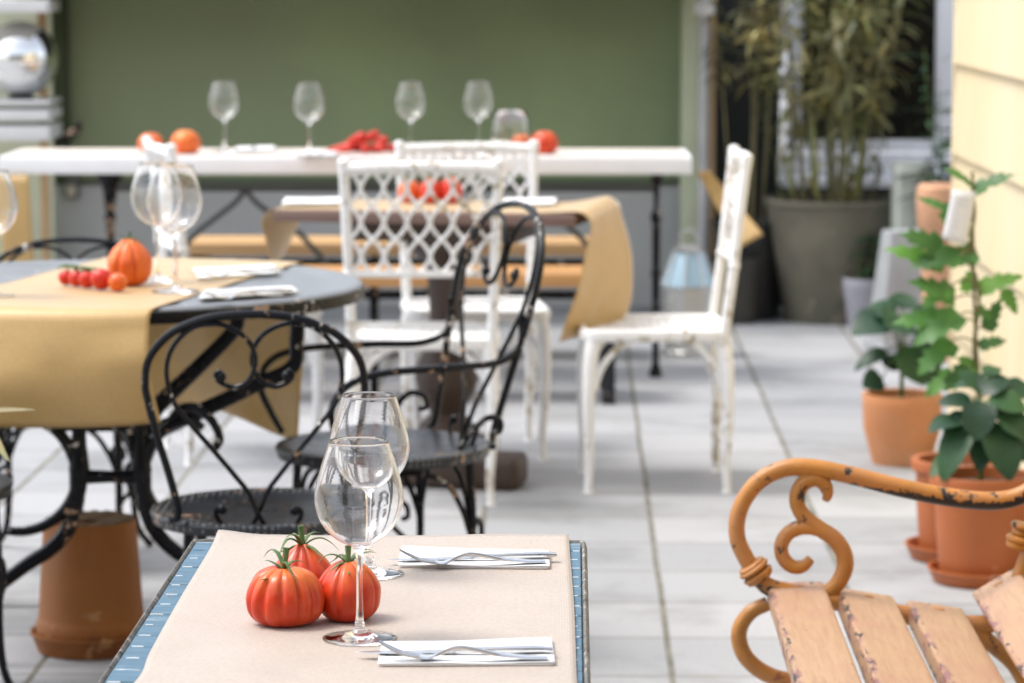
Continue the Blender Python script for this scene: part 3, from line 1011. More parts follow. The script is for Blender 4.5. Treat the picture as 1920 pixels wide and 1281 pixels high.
# ================================================================== WHITE LATTICE CHAIRS
def lattice_chair(name, label, group='white lattice chairs'):
    t = thing(name, label, 'chair', (0, 0, 0), 0, group)
    HB = .962
    def by(x, z):
        return -.195 - .115 * (z - .45) - .018 * (1 - (x / .22) ** 2) * min(1, (z - .45) / .2)
    def q(x, z):
        return Vector((x, by(x, z), z))
    mb = MB()
    wx = lambda z: .196 + .018 * (z - .45) / .5
    for s in (-1, 1):
        mb.tube([q(s * wx(z), z) for z in (.45, .55, .65, .75, .85, .93, HB)], [.0150, .0150, .0140, .0145, .0150, .0160], 10)
        mb.sphere(q(s * wx(HB), HB + .004), .0175, 10, 8, (1, 1, .7))
        mb.sphere(q(s * wx(.655), .655), .018, 8, 6)
    top = [q(x, HB - .014 + .006 * math.cos(x / .2 * 1.5)) for x in [-.21 + .42 * i / 12 for i in range(13)]]
    mb.tube(top, .0150, 10, 2, flat=1.15)
    mb.tube([q(x, .655) for x in [-.2 + .4 * i / 8 for i in range(9)]], .0105, 8, 2)
    back = mb.build('back_frame', WHITE_METAL, t)
    mb = MB()
    x0, x1, z0, z1 = -.200, .200, .655, HB - .018
    pxl, pzl = .0640, .0960
    for s in (-1, 1):
        k = -10
        while k < 14:
            zi = z0 + k * pzl
            pts = []
            N = 60
            for i in range(N + 1):
                x = x0 + (x1 - x0) * i / N
                z = zi + s * (x - x0) / pxl * pzl
                xo = .0055 * math.sin(2 * PI * (z - z0) / pzl) * s
                if z0 - .002 <= z <= z1 + .002:
                    p = q(x + xo, z)
                    # slight wave: woven, cast look
                    p.y += .0045 * s * math.cos(PI * (z - z0) / pzl * 1.0) + .0
                    pts.append(p)
            if len(pts) > 2:
                mb.tube(pts, .0070, 7, raw=True, flat=.8)
            k += 1
    mb.build('lattice', WHITE_METAL, t)
    # seat
    mb = MB()
    sw, sd, zs = .208, .205, .455
    rim = []
    for cx, cy, a0 in ((1, 1, 0), (-1, 1, 90), (-1, -1, 180), (1, -1, 270)):
        for k in range(5):
            a = math.radians(a0 + 22.5 * k)
            rim.append(Vector((cx * (sw - .05) + .05 * math.cos(a), cy * (sd - .05) + .05 * math.sin(a), zs)))
    mb.tube(rim, .0125, 8, closed=True, raw=True, up=(0, 0, 1), flat=1.5)
    for s in (-1, 1):
        for k in range(-12, 13):
            pts = []
            for i in range(31):
                x = -sw + 2 * sw * i / 30
                y = k * .052 + s * x * 1.0
                if abs(y) < sd - .008 and abs(x) < sw - .008:
                    pts.append(Vector((x, y, zs + .006 - .006 * math.cos(x / sw * 1.4) - .004)))
            if len(pts) > 2:
                mb.tube(pts, .0075, 6, raw=True, flat=.7)
    mb.build('seat', WHITE_METAL, t)
    for s in (-1, 1):
        for f in (-1, 1):
            lb = MB()
            yb = .175 * f if f > 0 else -.190
            lb.tube([(s * .185, yb, .455), (s * .196, yb + .014 * f, .36), (s * .198, yb + .018 * f, .22), (s * .190, yb + .014 * f, .08), (s * .192, yb + .018 * f, .012), (s * .192, yb + .018 * f, .0)],
                    [.024, .021, .0165, .0125, .0115, .0155], 10)
            lb.tube([(s * .192, yb, .30), (s * .172, yb, .36), (s * .13, yb, .415), (s * .085, yb, .442)], [.010, .010, .009], 7)
            lb.tube([(s * .194, yb, .30), (s * .194, yb - .02 * f, .36), (s * .194, yb - .062 * f, .415), (s * .194, yb - .105 * f, .442)], [.010, .010, .009], 7)
            lb.build('leg', WHITE_METAL, t)
    for f in (-1, 1):
        pass
    return t
e1 = lattice_chair('lattice_chair', 'white lattice chair seen from behind at the brown draped table')
pe = at(790, 945, z=0)
e1.location = (pe.x, pe.y + .19, 0)
e1.rotation_euler = (0, 0, math.radians(1))
pe = at(890, 590, y=9.90)
dup(e1, 'white lattice chair on the far side of the brown draped table', (pe.x, 9.89, 0), math.radians(186), (1, 1, .98))
pf = at(1218, 923, z=0)
dup(e1, 'white lattice chair standing sideways in the open on the pavers', (pf.x + .012, pf.y + .19, 0), math.radians(91))
pg = at(455, 590, y=9.86)
dup(e1, 'white lattice chair turned sideways behind the round table glasses', (pg.x, 9.86, 0), math.radians(-74))
# ================================================================== ROUND IRON TABLE
ZR = .80
rc = at(187, 530, z=ZR)
rc = Vector((-.921, 7.15, 0))
RR = .585
rt = thing('round_table', 'round black iron garden table on scrolled legs, brown paper hanging off it', 'table', rc)
MB().lathe([(0, ZR - .012), (RR - .03, ZR - .014), (RR - .012, ZR - .030), (RR - .003, ZR - .030), (RR, ZR - .020), (RR, ZR - .006), (RR - .006, ZR - .001), (RR - .018, ZR),
            (RR - .05, ZR - .001), (RR - .06, ZR - .0035), (RR - .10, ZR - .0035), (RR - .11, ZR - .001), (.30, ZR - .001), (.29, ZR - .003), (0, ZR - .003)], 96).build('tabletop', GREY_TOP, rt)
MB().lathe([(RR - .014, ZR - .036), (RR + .004, ZR - .034), (RR + .006, ZR - .022), (RR + .003, ZR - .010), (RR + .0005, ZR - .009), (RR + .0005, ZR - .031), (RR - .014, ZR - .032), (RR - .014, ZR - .036)], 96).build('rim_band', BLACK_IRON, rt)
def L(p):
    return Vector(p) - rc
YB = 6.80
def bp_(u, v, y=YB):
    return L(at(u, v, y=y))
UC = 207
def z7(zx, zy, y=YB):
    return bp_(zx / 2.369, 740 + zy / 2.369, y)
def mir(pts, y):
    c = bp_(UC, 900, y).x
    return [Vector((2 * c - p.x, p.y, p.z)) for p in pts]
arc1 = [(70, 150), (120, 118), (200, 130), (270, 180), (318, 260), (345, 350), (330, 440), (280, 520), (200, 580), (110, 608), (30, 606)]
arc2 = [(345, 370), (340, 480), (300, 600), (220, 690), (120, 755), (0, 845), (-110, 930), (-230, 1080), (-330, 1240)]
col = [(352, 120), (350, 220), (352, 330), (345, 440)]
for y_, nm in ((YB, 'near'), (7.45, 'far')):
    A = [z7(*p, y=y_) for p in arc1]
    B = [z7(*p, y=y_) for p in arc2]
    B[-1].z = .004
    B[-2].z = .055
    C_ = [z7(*p, y=y_) for p in col]
    for f in ((lambda q: q), (lambda q: mir(q, y_))):
        mb = MB()
        mb.tube(f(A), [.010, .014, .016, .017, .017, .016, .014, .012], 8, flat=.8)
        mb.tube(f(B), [.017, .017, .016, .015, .014, .016], 8)
        mb.build('scroll_leg', BLACK_IRON, rt)
        MB().tube(f(C_) , [.014, .017, .023, .018], 10).build('column', BLACK_IRON, rt)
    MB().tube([bp_(142, 894, y_), bp_(160, 894, y_), bp_(207, 894, y_), bp_(255, 894, y_), bp_(272, 894, y_)], [.024, .016, .013, .016, .024], 10).build('crossbar', BLACK_IRON, rt)
    MB().tube([bp_(118, 800, y_), bp_(170, 801, y_), bp_(225, 802, y_), bp_(242, 815, y_), bp_(250, 850, y_), bp_(262, 890, y_)], .010, 8).build('upper_bar', BLACK_IRON, rt)
for f in (1, -1):
    for up_, y_ in (([(450, 560), (447, 595), (434, 625), (370, 690), (305, 752), (262, 800)], 6.95), ([(560, 560), (556, 640), (548, 688), (480, 722), (390, 765), (300, 805), (262, 822)], 6.92)):
        pts = [bp_(u, v, y_) for u, v in up_]
        pts[0].z = ZR - .02
        if f < 0:
            pts = mir(pts, 6.93)
            for p in pts:
                p.y = -p.y + .30
        MB().tube(pts, [.017, .016, .016, .018, .020], 8, flat=.75).build('support_arm', BLACK_IRON, rt)
for f in (1, -1):
    pts = [(305, 745), (330, 760), (345, 790), (330, 825), (310, 800)]
    q = [z7((u - 0) * 2.369, (v - 740) * 2.369) for u, v in [(318, 792), (338, 768), (368, 765), (398, 790), (412, 822), (402, 842)]]
    if f < 0:
        q = mir(q, YB)
    MB().tube(q, [.010, .010, .009], 8, ball=.0).build('side_scroll', BLACK_IRON, rt)

# brown paper runner draped across it
sd_ = Vector((.22, .975, 0)).normalized()
sn_ = Vector((sd_.y, -sd_.x, 0))
mid = Vector((-.912, 6.94, 0))
def run_pt(s, t):
    """s across 0..1 (left to right), t along: front flap, top, back flap"""
    wv = .0
    w_ = (s - .5) * .50
    base = mid + sn_ * w_
    ft, bt = -.355 - .10 * (s - .5) * .0, .80 - .03 * abs(s - .5)
    # front fold follows the rim: nearest in the middle
    q0 = base - rc
    a_ = q0.dot(sd_)
    perp = q0 - sd_ * a_
    chord = math.sqrt(max(.0, (RR + .004) ** 2 - perp.length_squared))
    f_edge, b_edge = -a_ - chord, -a_ + chord
    f_edge = .55 * f_edge + .45 * (-.352)
    b_edge = .45 * b_edge + .55 * .78
    rad = .030
    Lf = .205 + .012 * math.sin(s * 3)
    Lb = .30 + .085 * s + .012 * math.sin(s * 8)
    Ltop = b_edge - f_edge
    arc = rad * PI / 2
    tot = Lf + arc + Ltop + arc + Lb
    d = t * tot
    if d < Lf:
        k = (Lf - d)
        bow = .012 * noise.noise(Vector((s * 3, k * 9, 5))) * min(1, k / .08) + .030 * math.sin(min(1, k / Lf) * PI * .8) + .012 * math.sin(s * 6 + 1) * k / Lf
        along, z = f_edge - rad - bow + .05 * (k / Lf) ** 2 * s ** 3, ZR + .002 - rad - k
        base = base + sn_ * (.022 * (k / Lf) * (s - .3))
    elif d < Lf + arc:
        a = (d - Lf) / rad
        along, z = f_edge - rad * math.cos(a), ZR + .002 - rad + rad * math.sin(a)
    elif d < Lf + arc + Ltop:
        along, z = f_edge + (d - Lf - arc), ZR + .002 + .0008 * math.sin(s * 9 + d * 14)
    elif d < Lf + 2 * arc + Ltop:
        a = (d - Lf - arc - Ltop) / rad
        along, z = b_edge + rad * math.sin(a), ZR + .002 - rad + rad * math.cos(a)
    else:
        k = d - (Lf + 2 * arc + Ltop)
        along, z = b_edge + rad + .012 * noise.noise(Vector((s * 4, k * 9, 8))) * min(1, k / .08) + .02 * math.sin(k * 7) + .012 * math.sin(s * 7) * k / Lb - .09 * (k / Lb) * s, ZR + .002 - rad - k
    p = base + sd_ * along
    return Vector((p.x, p.y, z))
o = MB().grid(run_pt, 48, 130, (.5, 2.0)).build('draped_paper', KRAFT, solid=.0006)
tag(o, 'long brown kraft paper runner draped across the round iron table', 'paper runner')
ZRP = ZR + .0042

GR = 'wine glasses on the round table'
put_glass(329, 547, ZRP, 'wine glass on the round table, its foot nearer the camera than its neighbour', GR, 1.17)
put_glass(296, 527, ZRP, 'wine glass just behind another on the round table, left of it', GR, 1.13)
put_glass(-16, 556, ZRP - .002, 'wine glass cut by the left photo edge on the round table', GR, 1.15)

def ptom(u, v, z, *a, **k):
    return tomato(u, v, z, *a, **k)
ptom(243, 535, ZRP - .001, .050, .104, 7, .34, 21, 'large orange lobed tomato on the round table', 'tomatoes on the round table', m=TOMATO_ORANGE, rz=.5, top=.26, cal=.9)
def cherry_truss(name, label, group, pts, zb, r, vine_rise, m=None, cat='tomatoes', sizes=None):
    c = sum(pts, Vector()) / len(pts)
    t = thing(name, label, cat, (c.x, c.y, zb), 0, group)
    for i, p in enumerate(pts):
        rr = r * (sizes[i] if sizes else RND.uniform(.92, 1.06))
        f = MB()
        f.lathe([(0, 0), (.5 * rr, .12 * rr), (.86 * rr, .5 * rr), (rr, rr), (.9 * rr, 1.45 * rr), (.55 * rr, 1.80 * rr), (.2 * rr, 1.9 * rr), (0, 1.86 * rr)], 24)
        o = f.build('fruit', m or TOMATO_RED, t, angle=180)
        o.location = (p.x - c.x, p.y - c.y, 0)
        o.rotation_euler = (0, 0, RND.uniform(0, 6))
    vb = MB()
    path = [Vector((p.x - c.x, p.y - c.y, r * 1.9 + vine_rise)) for p in pts]
    vb.tube(path, .0028, 6)
    for p in path:
        vb.tube([p, p + Vector((.002, 0, -vine_rise - .002))], .0022, 6)
        for k in range(5):
            a = k * 1.26 + p.x * 30
            vb.tube([p + Vector((0, 0, -vine_rise)), p + Vector((.010 * math.cos(a), .010 * math.sin(a), -vine_rise + .004)), p + Vector((.020 * math.cos(a), .020 * math.sin(a), -vine_rise - .004))], [.0022, .002, .0006], 5)
    vb.build('vine', CALYX, t)
    return t
cherry_truss('cherry_tomato_truss', 'row of small red cherry tomatoes on their green vine on the round table', 'tomatoes on the round table',
             [at(124, 535, z=ZRP), at(144, 538, z=ZRP), at(164, 541, z=ZRP), at(190, 544, z=ZRP)], ZRP, .0205, .006, sizes=(.86, .94, 1.0, 1.2))
o = MB().lathe([(0, 0), (.012, .003), (.019, .011), (.0215, .021), (.019, .031), (.011, .038), (.004, .040), (0, .039)], 28).build('cherry_tomato', TOMATO_ORANGE, angle=180)
o.location = at(221, 547, z=ZRP)
tag(o, 'single small tomato loose in front of the large orange one', 'tomato', 'tomatoes on the round table')
MB().tube([(0, 0, .038), (0, .002, .044)], [.003, .0015], 6).build('stem', CALYX, o)
setting([(362, 507), (512, 500), (528, 514), (372, 525)], (352, 513), (520, 508), (372, 508), (500, 516), ZRP,
        ('white napkin under cutlery at the back of the round table', 'table knife on the rear napkin of the round table', 'fork on the rear napkin of the round table'), 'on the round table')
setting([(385, 546), (548, 541), (560, 550), (372, 562)], (360, 553), (562, 546), (385, 549), (528, 555), ZRP,
        ('white napkin under cutlery near the front rim of the round table', 'table knife on the front napkin of the round table', 'fork on the front napkin of the round table'), 'on the round table')

# ================================================================== MIDDLE TABLE (brown timber top on a turned pedestal)
ZM = .80
FL, FR = at(512, 394, z=ZM), at(1076, 404, z=ZM)
vx = (FR - FL); wM = vx.length; vx.normalize()
vy = Vector((-vx.y, vx.x, 0))
dM = .50
mrz = math.atan2(vx.y, vx.x)
mc = (FL + FR) / 2 + vy * dM / 2
mt = thing('pedestal_table', 'brown timber table on a turned pedestal with brown paper over its end', 'table', (mc.x, mc.y, 0), mrz)
TOPWOOD = mat('weathered_brown_top', (.17, .105, .085), .6, 0, .25, 6, .3, 80, stretch=(.3, 4, 4))
MB().box((wM, dM, .034), (0, 0, ZM - .017), bevel=.006).build('tabletop', TOPWOOD, mt)
MB().box((.5, dM - .22, .06), (0, 0, ZM - .064), bevel=.004).build('apron', DARK_TIMBER, mt)
pdx = (at(838, 800, y=mc.y).x - mc.x)
MB().lathe([(0, ZM - .094), (.12, ZM - .094), (.12, ZM - .12), (.06, ZM - .17), (.052, .52), (.050, .44), (.056, .40), (.090, .33), (.096, .29), (.085, .25), (.055, .20), (.050, .185),
            (.075, .16), (.095, .13), (.10, .10), (0, .10)], 28, Matrix.Translation((pdx, 0, 0))).build('pedestal', DARK_TIMBER, mt)
MB().box((.44, .16, .10), (pdx + .06, -.20, .05), bevel=.03, seg=3).box((.16, .50, .09), (pdx, .02, .046), bevel=.02).build('foot', DARK_TIMBER, mt)

tl = lambda x, y, z: mc + vx * x + vy * y + Vector((0, 0, z - mc.z))
hx = wM / 2
def mid_pt(s, t):
    """runner along the table: left flap, top, right flap; s across (near to far)"""
    y = -dM / 2 + .03 + s * (dM - .06)
    rad = .045
    Lr, Ll = .33, .16
    arc = rad * PI / 2
    Ltop = 2 * hx - .0
    tot = Ll + arc + Ltop + arc + Lr
    d = t * tot
    off = Vector()
    if d < Ll:
        k = Ll - d
        x, z = -hx - rad - .085 * s * k / Ll + .04 * k * (1 - s) / Ll, ZM + .002 - rad - k
    elif d < Ll + arc:
        a = (d - Ll) / rad
        x, z = -hx - rad * math.cos(a), ZM + .002 - rad + rad * math.sin(a)
    elif d < Ll + arc + Ltop:
        x = -hx + (d - Ll - arc)
        g = max(0, (x - hx + .16) / .16)
        x, z = x, ZM + .002 + .022 * g * g * (1 - g * .3) * (.4 + s) + .0008 * math.sin(x * 20 + s * 4)
    else:
        k0 = d - Ll - arc - Ltop
        if k0 < arc:
            a = k0 / rad
            x, z = hx + rad * math.sin(a), ZM + .002 - rad + rad * math.cos(a) + .022 * .7 * (.4 + s) * (1 - k0 / arc * .3)
        else:
            k = k0 - arc
            q = k / Lr
            swing = (-.095 * (1 - s) ** 1.2 + .015 * s) * q ** .9
            x = hx + rad + .030 * math.sin(q * PI) * (.4 + .6 * s) + swing + .012 * noise.noise(Vector((s * 4, q * 3, 2))) * q
            z = ZM + .002 - rad - k + .022 * .7 * (.4 + s) * .7
            y = y + .0 * q
    p = tl(x, y, z)
    return p
o = MB().grid(mid_pt, 24, 150, (.45, 2.0)).build('draped_paper', KRAFT, solid=.0006)
tag(o, 'brown kraft paper runner curling over the end of the timber table', 'paper runner')
ZMP = ZM + .0045
GM = 'tomatoes on the timber table'
tomato(768, 379, ZMP, .036, .066, 8, .06, 31, 'orange tomato seen through the lattice, leftmost on the timber table', GM, m=TOMATO_ORANGE, cal=.8, rz=1)
tomato(808, 381, ZMP, .034, .075, 8, .08, 32, 'red tomato in the middle of three seen through the lattice', GM, m=TOMATO_RED, cal=.8, rz=2)
tomato(846, 381, ZMP, .033, .078, 9, .08, 33, 'red tomato seen through the lattice, rightmost on the timber table', GM, m=TOMATO_RED, cal=.8)
def napset(u0, u1, v0, v1, zb, label, grp):
    return napkin([at(u0 + 8, v0, z=zb), at(u1 + 4, v0 - .5, z=zb), at(u1, v1, z=zb), at(u0, v1, z=zb)], label, grp, zb, .012)
napset(528, 640, 377, 387, ZMP, 'white napkin on the left end of the timber table', 'napkins on the timber table')
napset(940, 1040, 378, 388, ZMP, 'white napkin on the timber table beside the curled paper', 'napkins on the timber table')

# ================================================================== LONG WHITE TABLE AGAINST THE WALL
ZL = .82
LY0, LY1 = 11.58, 12.12
lx0, lx1 = at(-4, 297, y=LY0).x, at(1299, 292, y=LY0).x
ltc = Vector(((lx0 + lx1) / 2, (LY0 + LY1) / 2, 0))
lt = thing('long_table', 'long white edged table on black iron legs against the green wall', 'table', ltc, YAW * .4)
lw, ld = lx1 - lx0, LY1 - LY0
TOPCREAM = mat('cream_table_surface', (.70, .62, .54), .45, 0, .05, 5, .1, 60)
MB().box((lw, ld, .062), (0, 0, ZL - .031), bevel=.006).build('tabletop', WHITE_TOP, lt)
MB().box((lw - .05, ld - .05, .003), (0, 0, ZL + .0016)).build('top_panel', TOPCREAM, lt)
def lleg(u, w0, heavy):
    x = at(u, 500, y=11.70).x - ltc.x
    for y in (-.12,):
        pr = [(0, ZL - .062), (w0, ZL - .062), (w0, ZL - .075), (w0 * .55, ZL - .12), (w0 * .42, ZL - .19), (.016, ZL - .21), (.024, ZL - .23), (.016, ZL - .25), (.0145, .40), (.022, .385), (.0145, .37), (.013, .05), (.024, .02), (.024, 0), (0, 0)]
        MB().lathe(pr, 16, Matrix.Translation((x, y, 0))).build('leg', BLACK_IRON, lt)
lleg(206, .052, True); lleg(1231, .022, False)
xl, xr = at(206, 400, y=11.7).x - ltc.x, at(1231, 400, y=11.7).x - ltc.x
IRONGREY = mat('dull_grey_iron', (.055, .06, .058), .5, 0, .2, 8)
MB().tube([(xl, -.12, ZL - .125), (xr, -.12, ZL - .125)], .011, 8).build('stretcher', IRONGREY, lt)
for u0, side in ((460, 1), (460, -1), (985, 1), (985, -1)):
    X = lambda u: at(u, 400, y=11.7).x - ltc.x
    MB().tube([(X(u0), -.12, ZL - .13), (X(u0 + 22 * side), -.12, ZL - .18), (X(u0 + 62 * side), -.10, .58), (X(u0 + 110 * side), -.05, .50), (X(u0 + 190 * side), .0, .30)], .0105, 8).build('brace', IRONGREY, lt)
ZLP = ZL + .0035
GL = 'wine glasses on the long table'
for u, v, lab in ((421, 286, 'wine glass on the long table, leftmost of four before the green wall'), (580, 292, 'wine glass on the long table, second of four from the left'),
                  (770, 288, 'wine glass on the long table, third of four from the left'), (897, 286, 'wine glass on the long table, next to the short wide tumbler')):
    put_glass(u, v, ZLP, lab, GL, 1.12)
def tumbler(loc, label):
    o = MB().lathe([(0, 0), (.052, 0), (.060, .004), (.070, .05), (.066, .10), (.052, .150), (.0505, .1515), (.0495, .150), (.0635, .10), (.0672, .05), (.057, .010), (0, .009)], 48).build('tumbler', GLASS, angle=180)
    o.location = loc
    return tag(o, label, 'glass')
p = at(957, 286, z=ZLP)
o = tumbler(p, 'short wide clear tumbler on the long table behind the lattice chair')
o.scale = (1.06, 1.06, 1.02)
GTL = 'tomatoes on the long table'
tomato(283, 285, ZLP, .046, .070, 9, .06, 41, 'smaller orange tomato at the left on the long table', GTL, m=TOMATO_ORANGE, cal=0)
tomato(348, 288, ZLP, .056, .086, 9, .06, 42, 'larger orange tomato at the left on the long table', GTL, m=TOMATO_ORANGE, cal=0, rz=1)
tomato(1021, 288, ZLP, .051, .082, 9, .06, 43, 'orange red tomato at the right on the long table', GTL, cal=0, rz=2)
tomato(978, 286, ZLP, .045, .066, 8, .06, 44, 'orange tomato on the long table half hidden by a chair back', GTL, m=TOMATO_ORANGE, cal=0)
# pile of red pointed peppers / tomatoes
t = thing('red_pepper_pile', 'low pile of small pointed red peppers on the long table', 'peppers', at(685, 287, z=ZLP), 0)
for i, (dx, dy, dz, rz, tl_) in enumerate([(-.085, 0, 0, 1.2, 1.45), (-.04, .02, 0, 1.9, 1.5), (.035, -.01, 0, 1.0, 1.45), (.10, .01, 0, 1.7, 1.5), (-.035, 0, .034, .9, 1.2), (.01, .01, .036, 2.2, 1.2), (.055, 0, .022, .5, 1.3), (0, -.03, 0, .1, 1.5)]):
    f = MB().lathe([(0, -.066), (.005, -.055), (.012, -.022), (.017, .012), (.017, .035), (.010, .048), (0, .045)], 16).build('fruit', TOMATO_RED, t, angle=180)
    f.location = (dx, dy, .018 + dz)
    f.rotation_euler = (tl_, 0, rz)
for i, (u0, u1, v, lab) in enumerate(((438, 470, 285, 'small white napkin beside the leftmost wine glass on the long table'), (474, 512, 284, 'small white napkin further from the leftmost wine glass on the long table'),
                                      (562, 600, 293, 'small white napkin under the second wine glass on the long table'), (604, 628, 294, 'small white napkin right of the second wine glass on the long table'))):
    napset(u0, u1, v - 5, v + 2, ZLP, lab, 'napkins on the long table').name = 'folded_napkin'

# paper hanging from the left end of the long table
def lend(s, t):
    return Vector((lx0 + .012 + .10 * s + .02 * t * s, LY0 - .006 - .008 * math.sin(t * 4) - .004 * s, ZL - .064 - t * .42))
o = MB().grid(lend, 6, 12, (.1, .4)).build('hanging_paper', KRAFT, solid=.0006)
tag(o, 'strip of brown paper hanging below the left end of the long table', 'paper')

# ================================================================== BENCHES
def bench(name, label, y0, y1, x0, x1, m, zt=.45):
    c = Vector(((x0 + x1) / 2, (y0 + y1) / 2, 0))
    b = thing(name, label, 'bench', c, YAW * .5, 'timber benches')
    MB().box((x1 - x0, (y1 - y0) * .47, .048), (0, -(y1 - y0) * .265, zt - .024), bevel=.006).build('seat_board', m, b)
    MB().box((x1 - x0, (y1 - y0) * .47, .048), (0, (y1 - y0) * .265, zt - .024), bevel=.006).build('seat_board', m, b)
    for s in (-1, 1):
        x = s * ((x1 - x0) / 2 - .03)
        for f in (-1, 1):
            MB().tube([(x, f * .10, zt - .05), (x, f * .20, .0)], .024, 4).build('leg', BLACK_IRON, b)
        MB().box((.05, y1 - y0 - .02, .03), (x, 0, zt - .064)).build('bearer', BLACK_IRON, b)
    MB().tube([(-(x1 - x0) / 2 + .05, 0, zt - .09), ((x1 - x0) / 2 - .05, 0, zt - .09)], .016, 6).build('stretcher', BLACK_IRON, b)
    MB().box((.03, .03, zt - .06), (-(x1 - x0) * .06, 0, (zt - .06) / 2)).build('leg', BLACK_IRON, b)
    return b
xb0, xb1 = at(345, 500, y=11.2).x, at(1155, 500, y=11.2).x
bench('timber_bench', 'orange brown timber bench in front of the long table', 11.02, 11.34, xb0, xb1, BENCH_TIMBER)
xb0, xb1 = at(362, 450, y=12.4).x, at(1135, 450, y=12.4).x
bench('timber_bench', 'paler tan timber bench behind the long table near the wall', 12.24, 12.60, xb0, xb1, PALE_TIMBER)
# ================================================================== POTS
def pot(name, label, loc, r_top, r_bot, h, m, rim=.016, saucer=None, soil=True, group='terracotta pots', cat='plant pot', rimh=.03, th=.012, bulge=0.0):
    p = thing(name, label, cat, loc, 0, group)
    rm = r_bot + (r_top - r_bot) * .5 + bulge
    pr = [(0, .006), (r_bot * .9, .004), (r_bot, .0), (r_bot + .003, .010), (rm, h * .5), (r_top - rim * .5, h - rimh - .004)]
    if rim > .004:
        pr += [(r_top + .001, h - rimh), (r_top + rim * .45, h - rimh + .004), (r_top + rim * .6, h - .006), (r_top + rim * .4, h)]
    else:
        pr += [(r_top, h - .004), (r_top - .002, h)]
    pr += [(r_top - th, h - .001), (r_top - th - .002, h - .02), (r_top - th - .006, h - .05), (0, h - .05)]
    MB().lathe(pr, 48).build('pot_body', m, p)
    if soil:
        sb = MB()
        rr = r_top - th - .004
        sb.lathe([(rr, h - .030), (rr * .7, h - .024), (rr * .3, h - .028), (0, h - .024)], 24, wob=lambda a, j: 1)
        for v in sb.bm.verts:
            v.co.z += .006 * noise.noise(v.co * 60)
        sb.build('soil', SOIL, p)
    if saucer:
        rs_, hs_ = saucer
        MB().lathe([(0, -.006), (rs_ * .86, -.006), (rs_ * .90, -.004), (rs_, hs_ - .006), (rs_ * 1.02, hs_ - .004), (rs_ * 1.02, hs_), (rs_ * .97, hs_), (rs_ * .90, .002), (0, .001)], 48).build('saucer', m, p)
        p.location.z += .007
    return p

# overturned pot standing on its saucer (left, under the round table)
pp = at(172, 1218, z=0)
op = thing('overturned_pot', 'brown clay pot standing upside down on its saucer by the table legs', 'plant pot', (pp.x, pp.y, .0), 0)
b = MB()
def ragged(a, j):
    return 1 + (.012 * noise.noise(Vector((a * 9, j, 3))) if j > 6 else 0)
b.lathe([(.100, .022), (.118, .022), (.122, .030), (.122, .066), (.119, .072), (.1165, .078), (.1155, .082), (.102, .286), (.100, .292), (.094, .2945), (.080, .288), (.05, .284), (.028, .283), (.020, .280), (.018, .25), (.09, .25), (.10, .022)], 56, wob=ragged)
b.build('pot_body', TERRA_DARK, op)
MB().lathe([(0, 0), (.112, 0), (.118, .003), (.132, .040), (.135, .042), (.135, .047), (.128, .047), (.116, .010), (0, .008)], 56).build('saucer', TERRA_DARK, op)
b = MB()
b.lathe([(.022, .280), (.024, .288), (.045, .291), (.070, .293), (.092, .2955), (.098, .294), (.098, .288)], 72)
for v in b.bm.verts:
    v.co.z += .007 * noise.noise(v.co * 70)
b.build('dried_soil', mat('dry_soil', (.16, .10, .05), .95, 0, .4, 60, .8, 90), op)

# ================================================================== PLANTS
def foliage(base, stems, m_leaf, m_stem, kind, parent, seed, nleaf, L, W, droop=(.4, 1.1), pet=.05, stem_r=.004, upbias=.35, tmin=.3, fold=.22, wav=0.0, whorl=None):
    r = random.Random(seed)
    sb, lb = MB(), MB()
    for (p0, p1, bend) in stems:
        p0, p1 = Vector(p0), Vector(p1)
        m = p0.lerp(p1, .5) + Vector(bend)
        sb.tube([p0, m, p1], [stem_r, stem_r * .85, stem_r * .5], 7)
        S = spline([p0, m, p1], 10)
        for k in range(nleaf):
            t = tmin + (1 - tmin) * (k + r.uniform(.1, .9)) / nleaf
            q = S[min(len(S) - 1, int(t * (len(S) - 1)))]
            a = k * 2.4 + r.uniform(-.6, .6)
            out = Vector((math.cos(a), math.sin(a), upbias + r.uniform(-.25, .3)))
            pl = pet * r.uniform(.6, 1.4)
            e = q + out.normalized() * pl
            sb.tube([q, q.lerp(e, .5) + Vector((0, 0, .006)), e], stem_r * .35, 5, 3)
            s = r.uniform(.65, 1.15)
            d = out.copy(); d.z *= .5
            lb.leaf(e, d, Vector((r.uniform(-.35, .35), r.uniform(-.35, .35), 1)), L * s, W * s, kind, r.uniform(*droop), fold, 7, wav)
    sb.build('stem', m_stem, parent)
    lb.build('foliage', m_leaf, parent, angle=180, recalc=False)

def leaf_at(lb, sb, root, tip, W, nrm, kind='ovate', droop=.45, stem=None, fold=.2, wav=.03):
    """one placed leaf, from its stalk end to its tip"""
    root, tip = Vector(root), Vector(tip)
    d = tip - root
    n = Vector(nrm)
    n = (n - d.normalized() * n.dot(d.normalized())).normalized()
    # start rotated up by half the droop so the chord still ends near the tip
    d2 = d.normalized() * math.cos(droop / 2) + n * math.sin(droop / 2)
    n2 = n * math.cos(droop / 2) - d.normalized() * math.sin(droop / 2)
    lb.leaf(root, d2, n2, d.length * 1.03, W, kind, droop, fold, 9, wav)
    if stem is not None:
        stem = Vector(stem)
        sb.tube([stem, stem.lerp(root, .55) + Vector((0, 0, .010)), root], .0022, 6, 4)

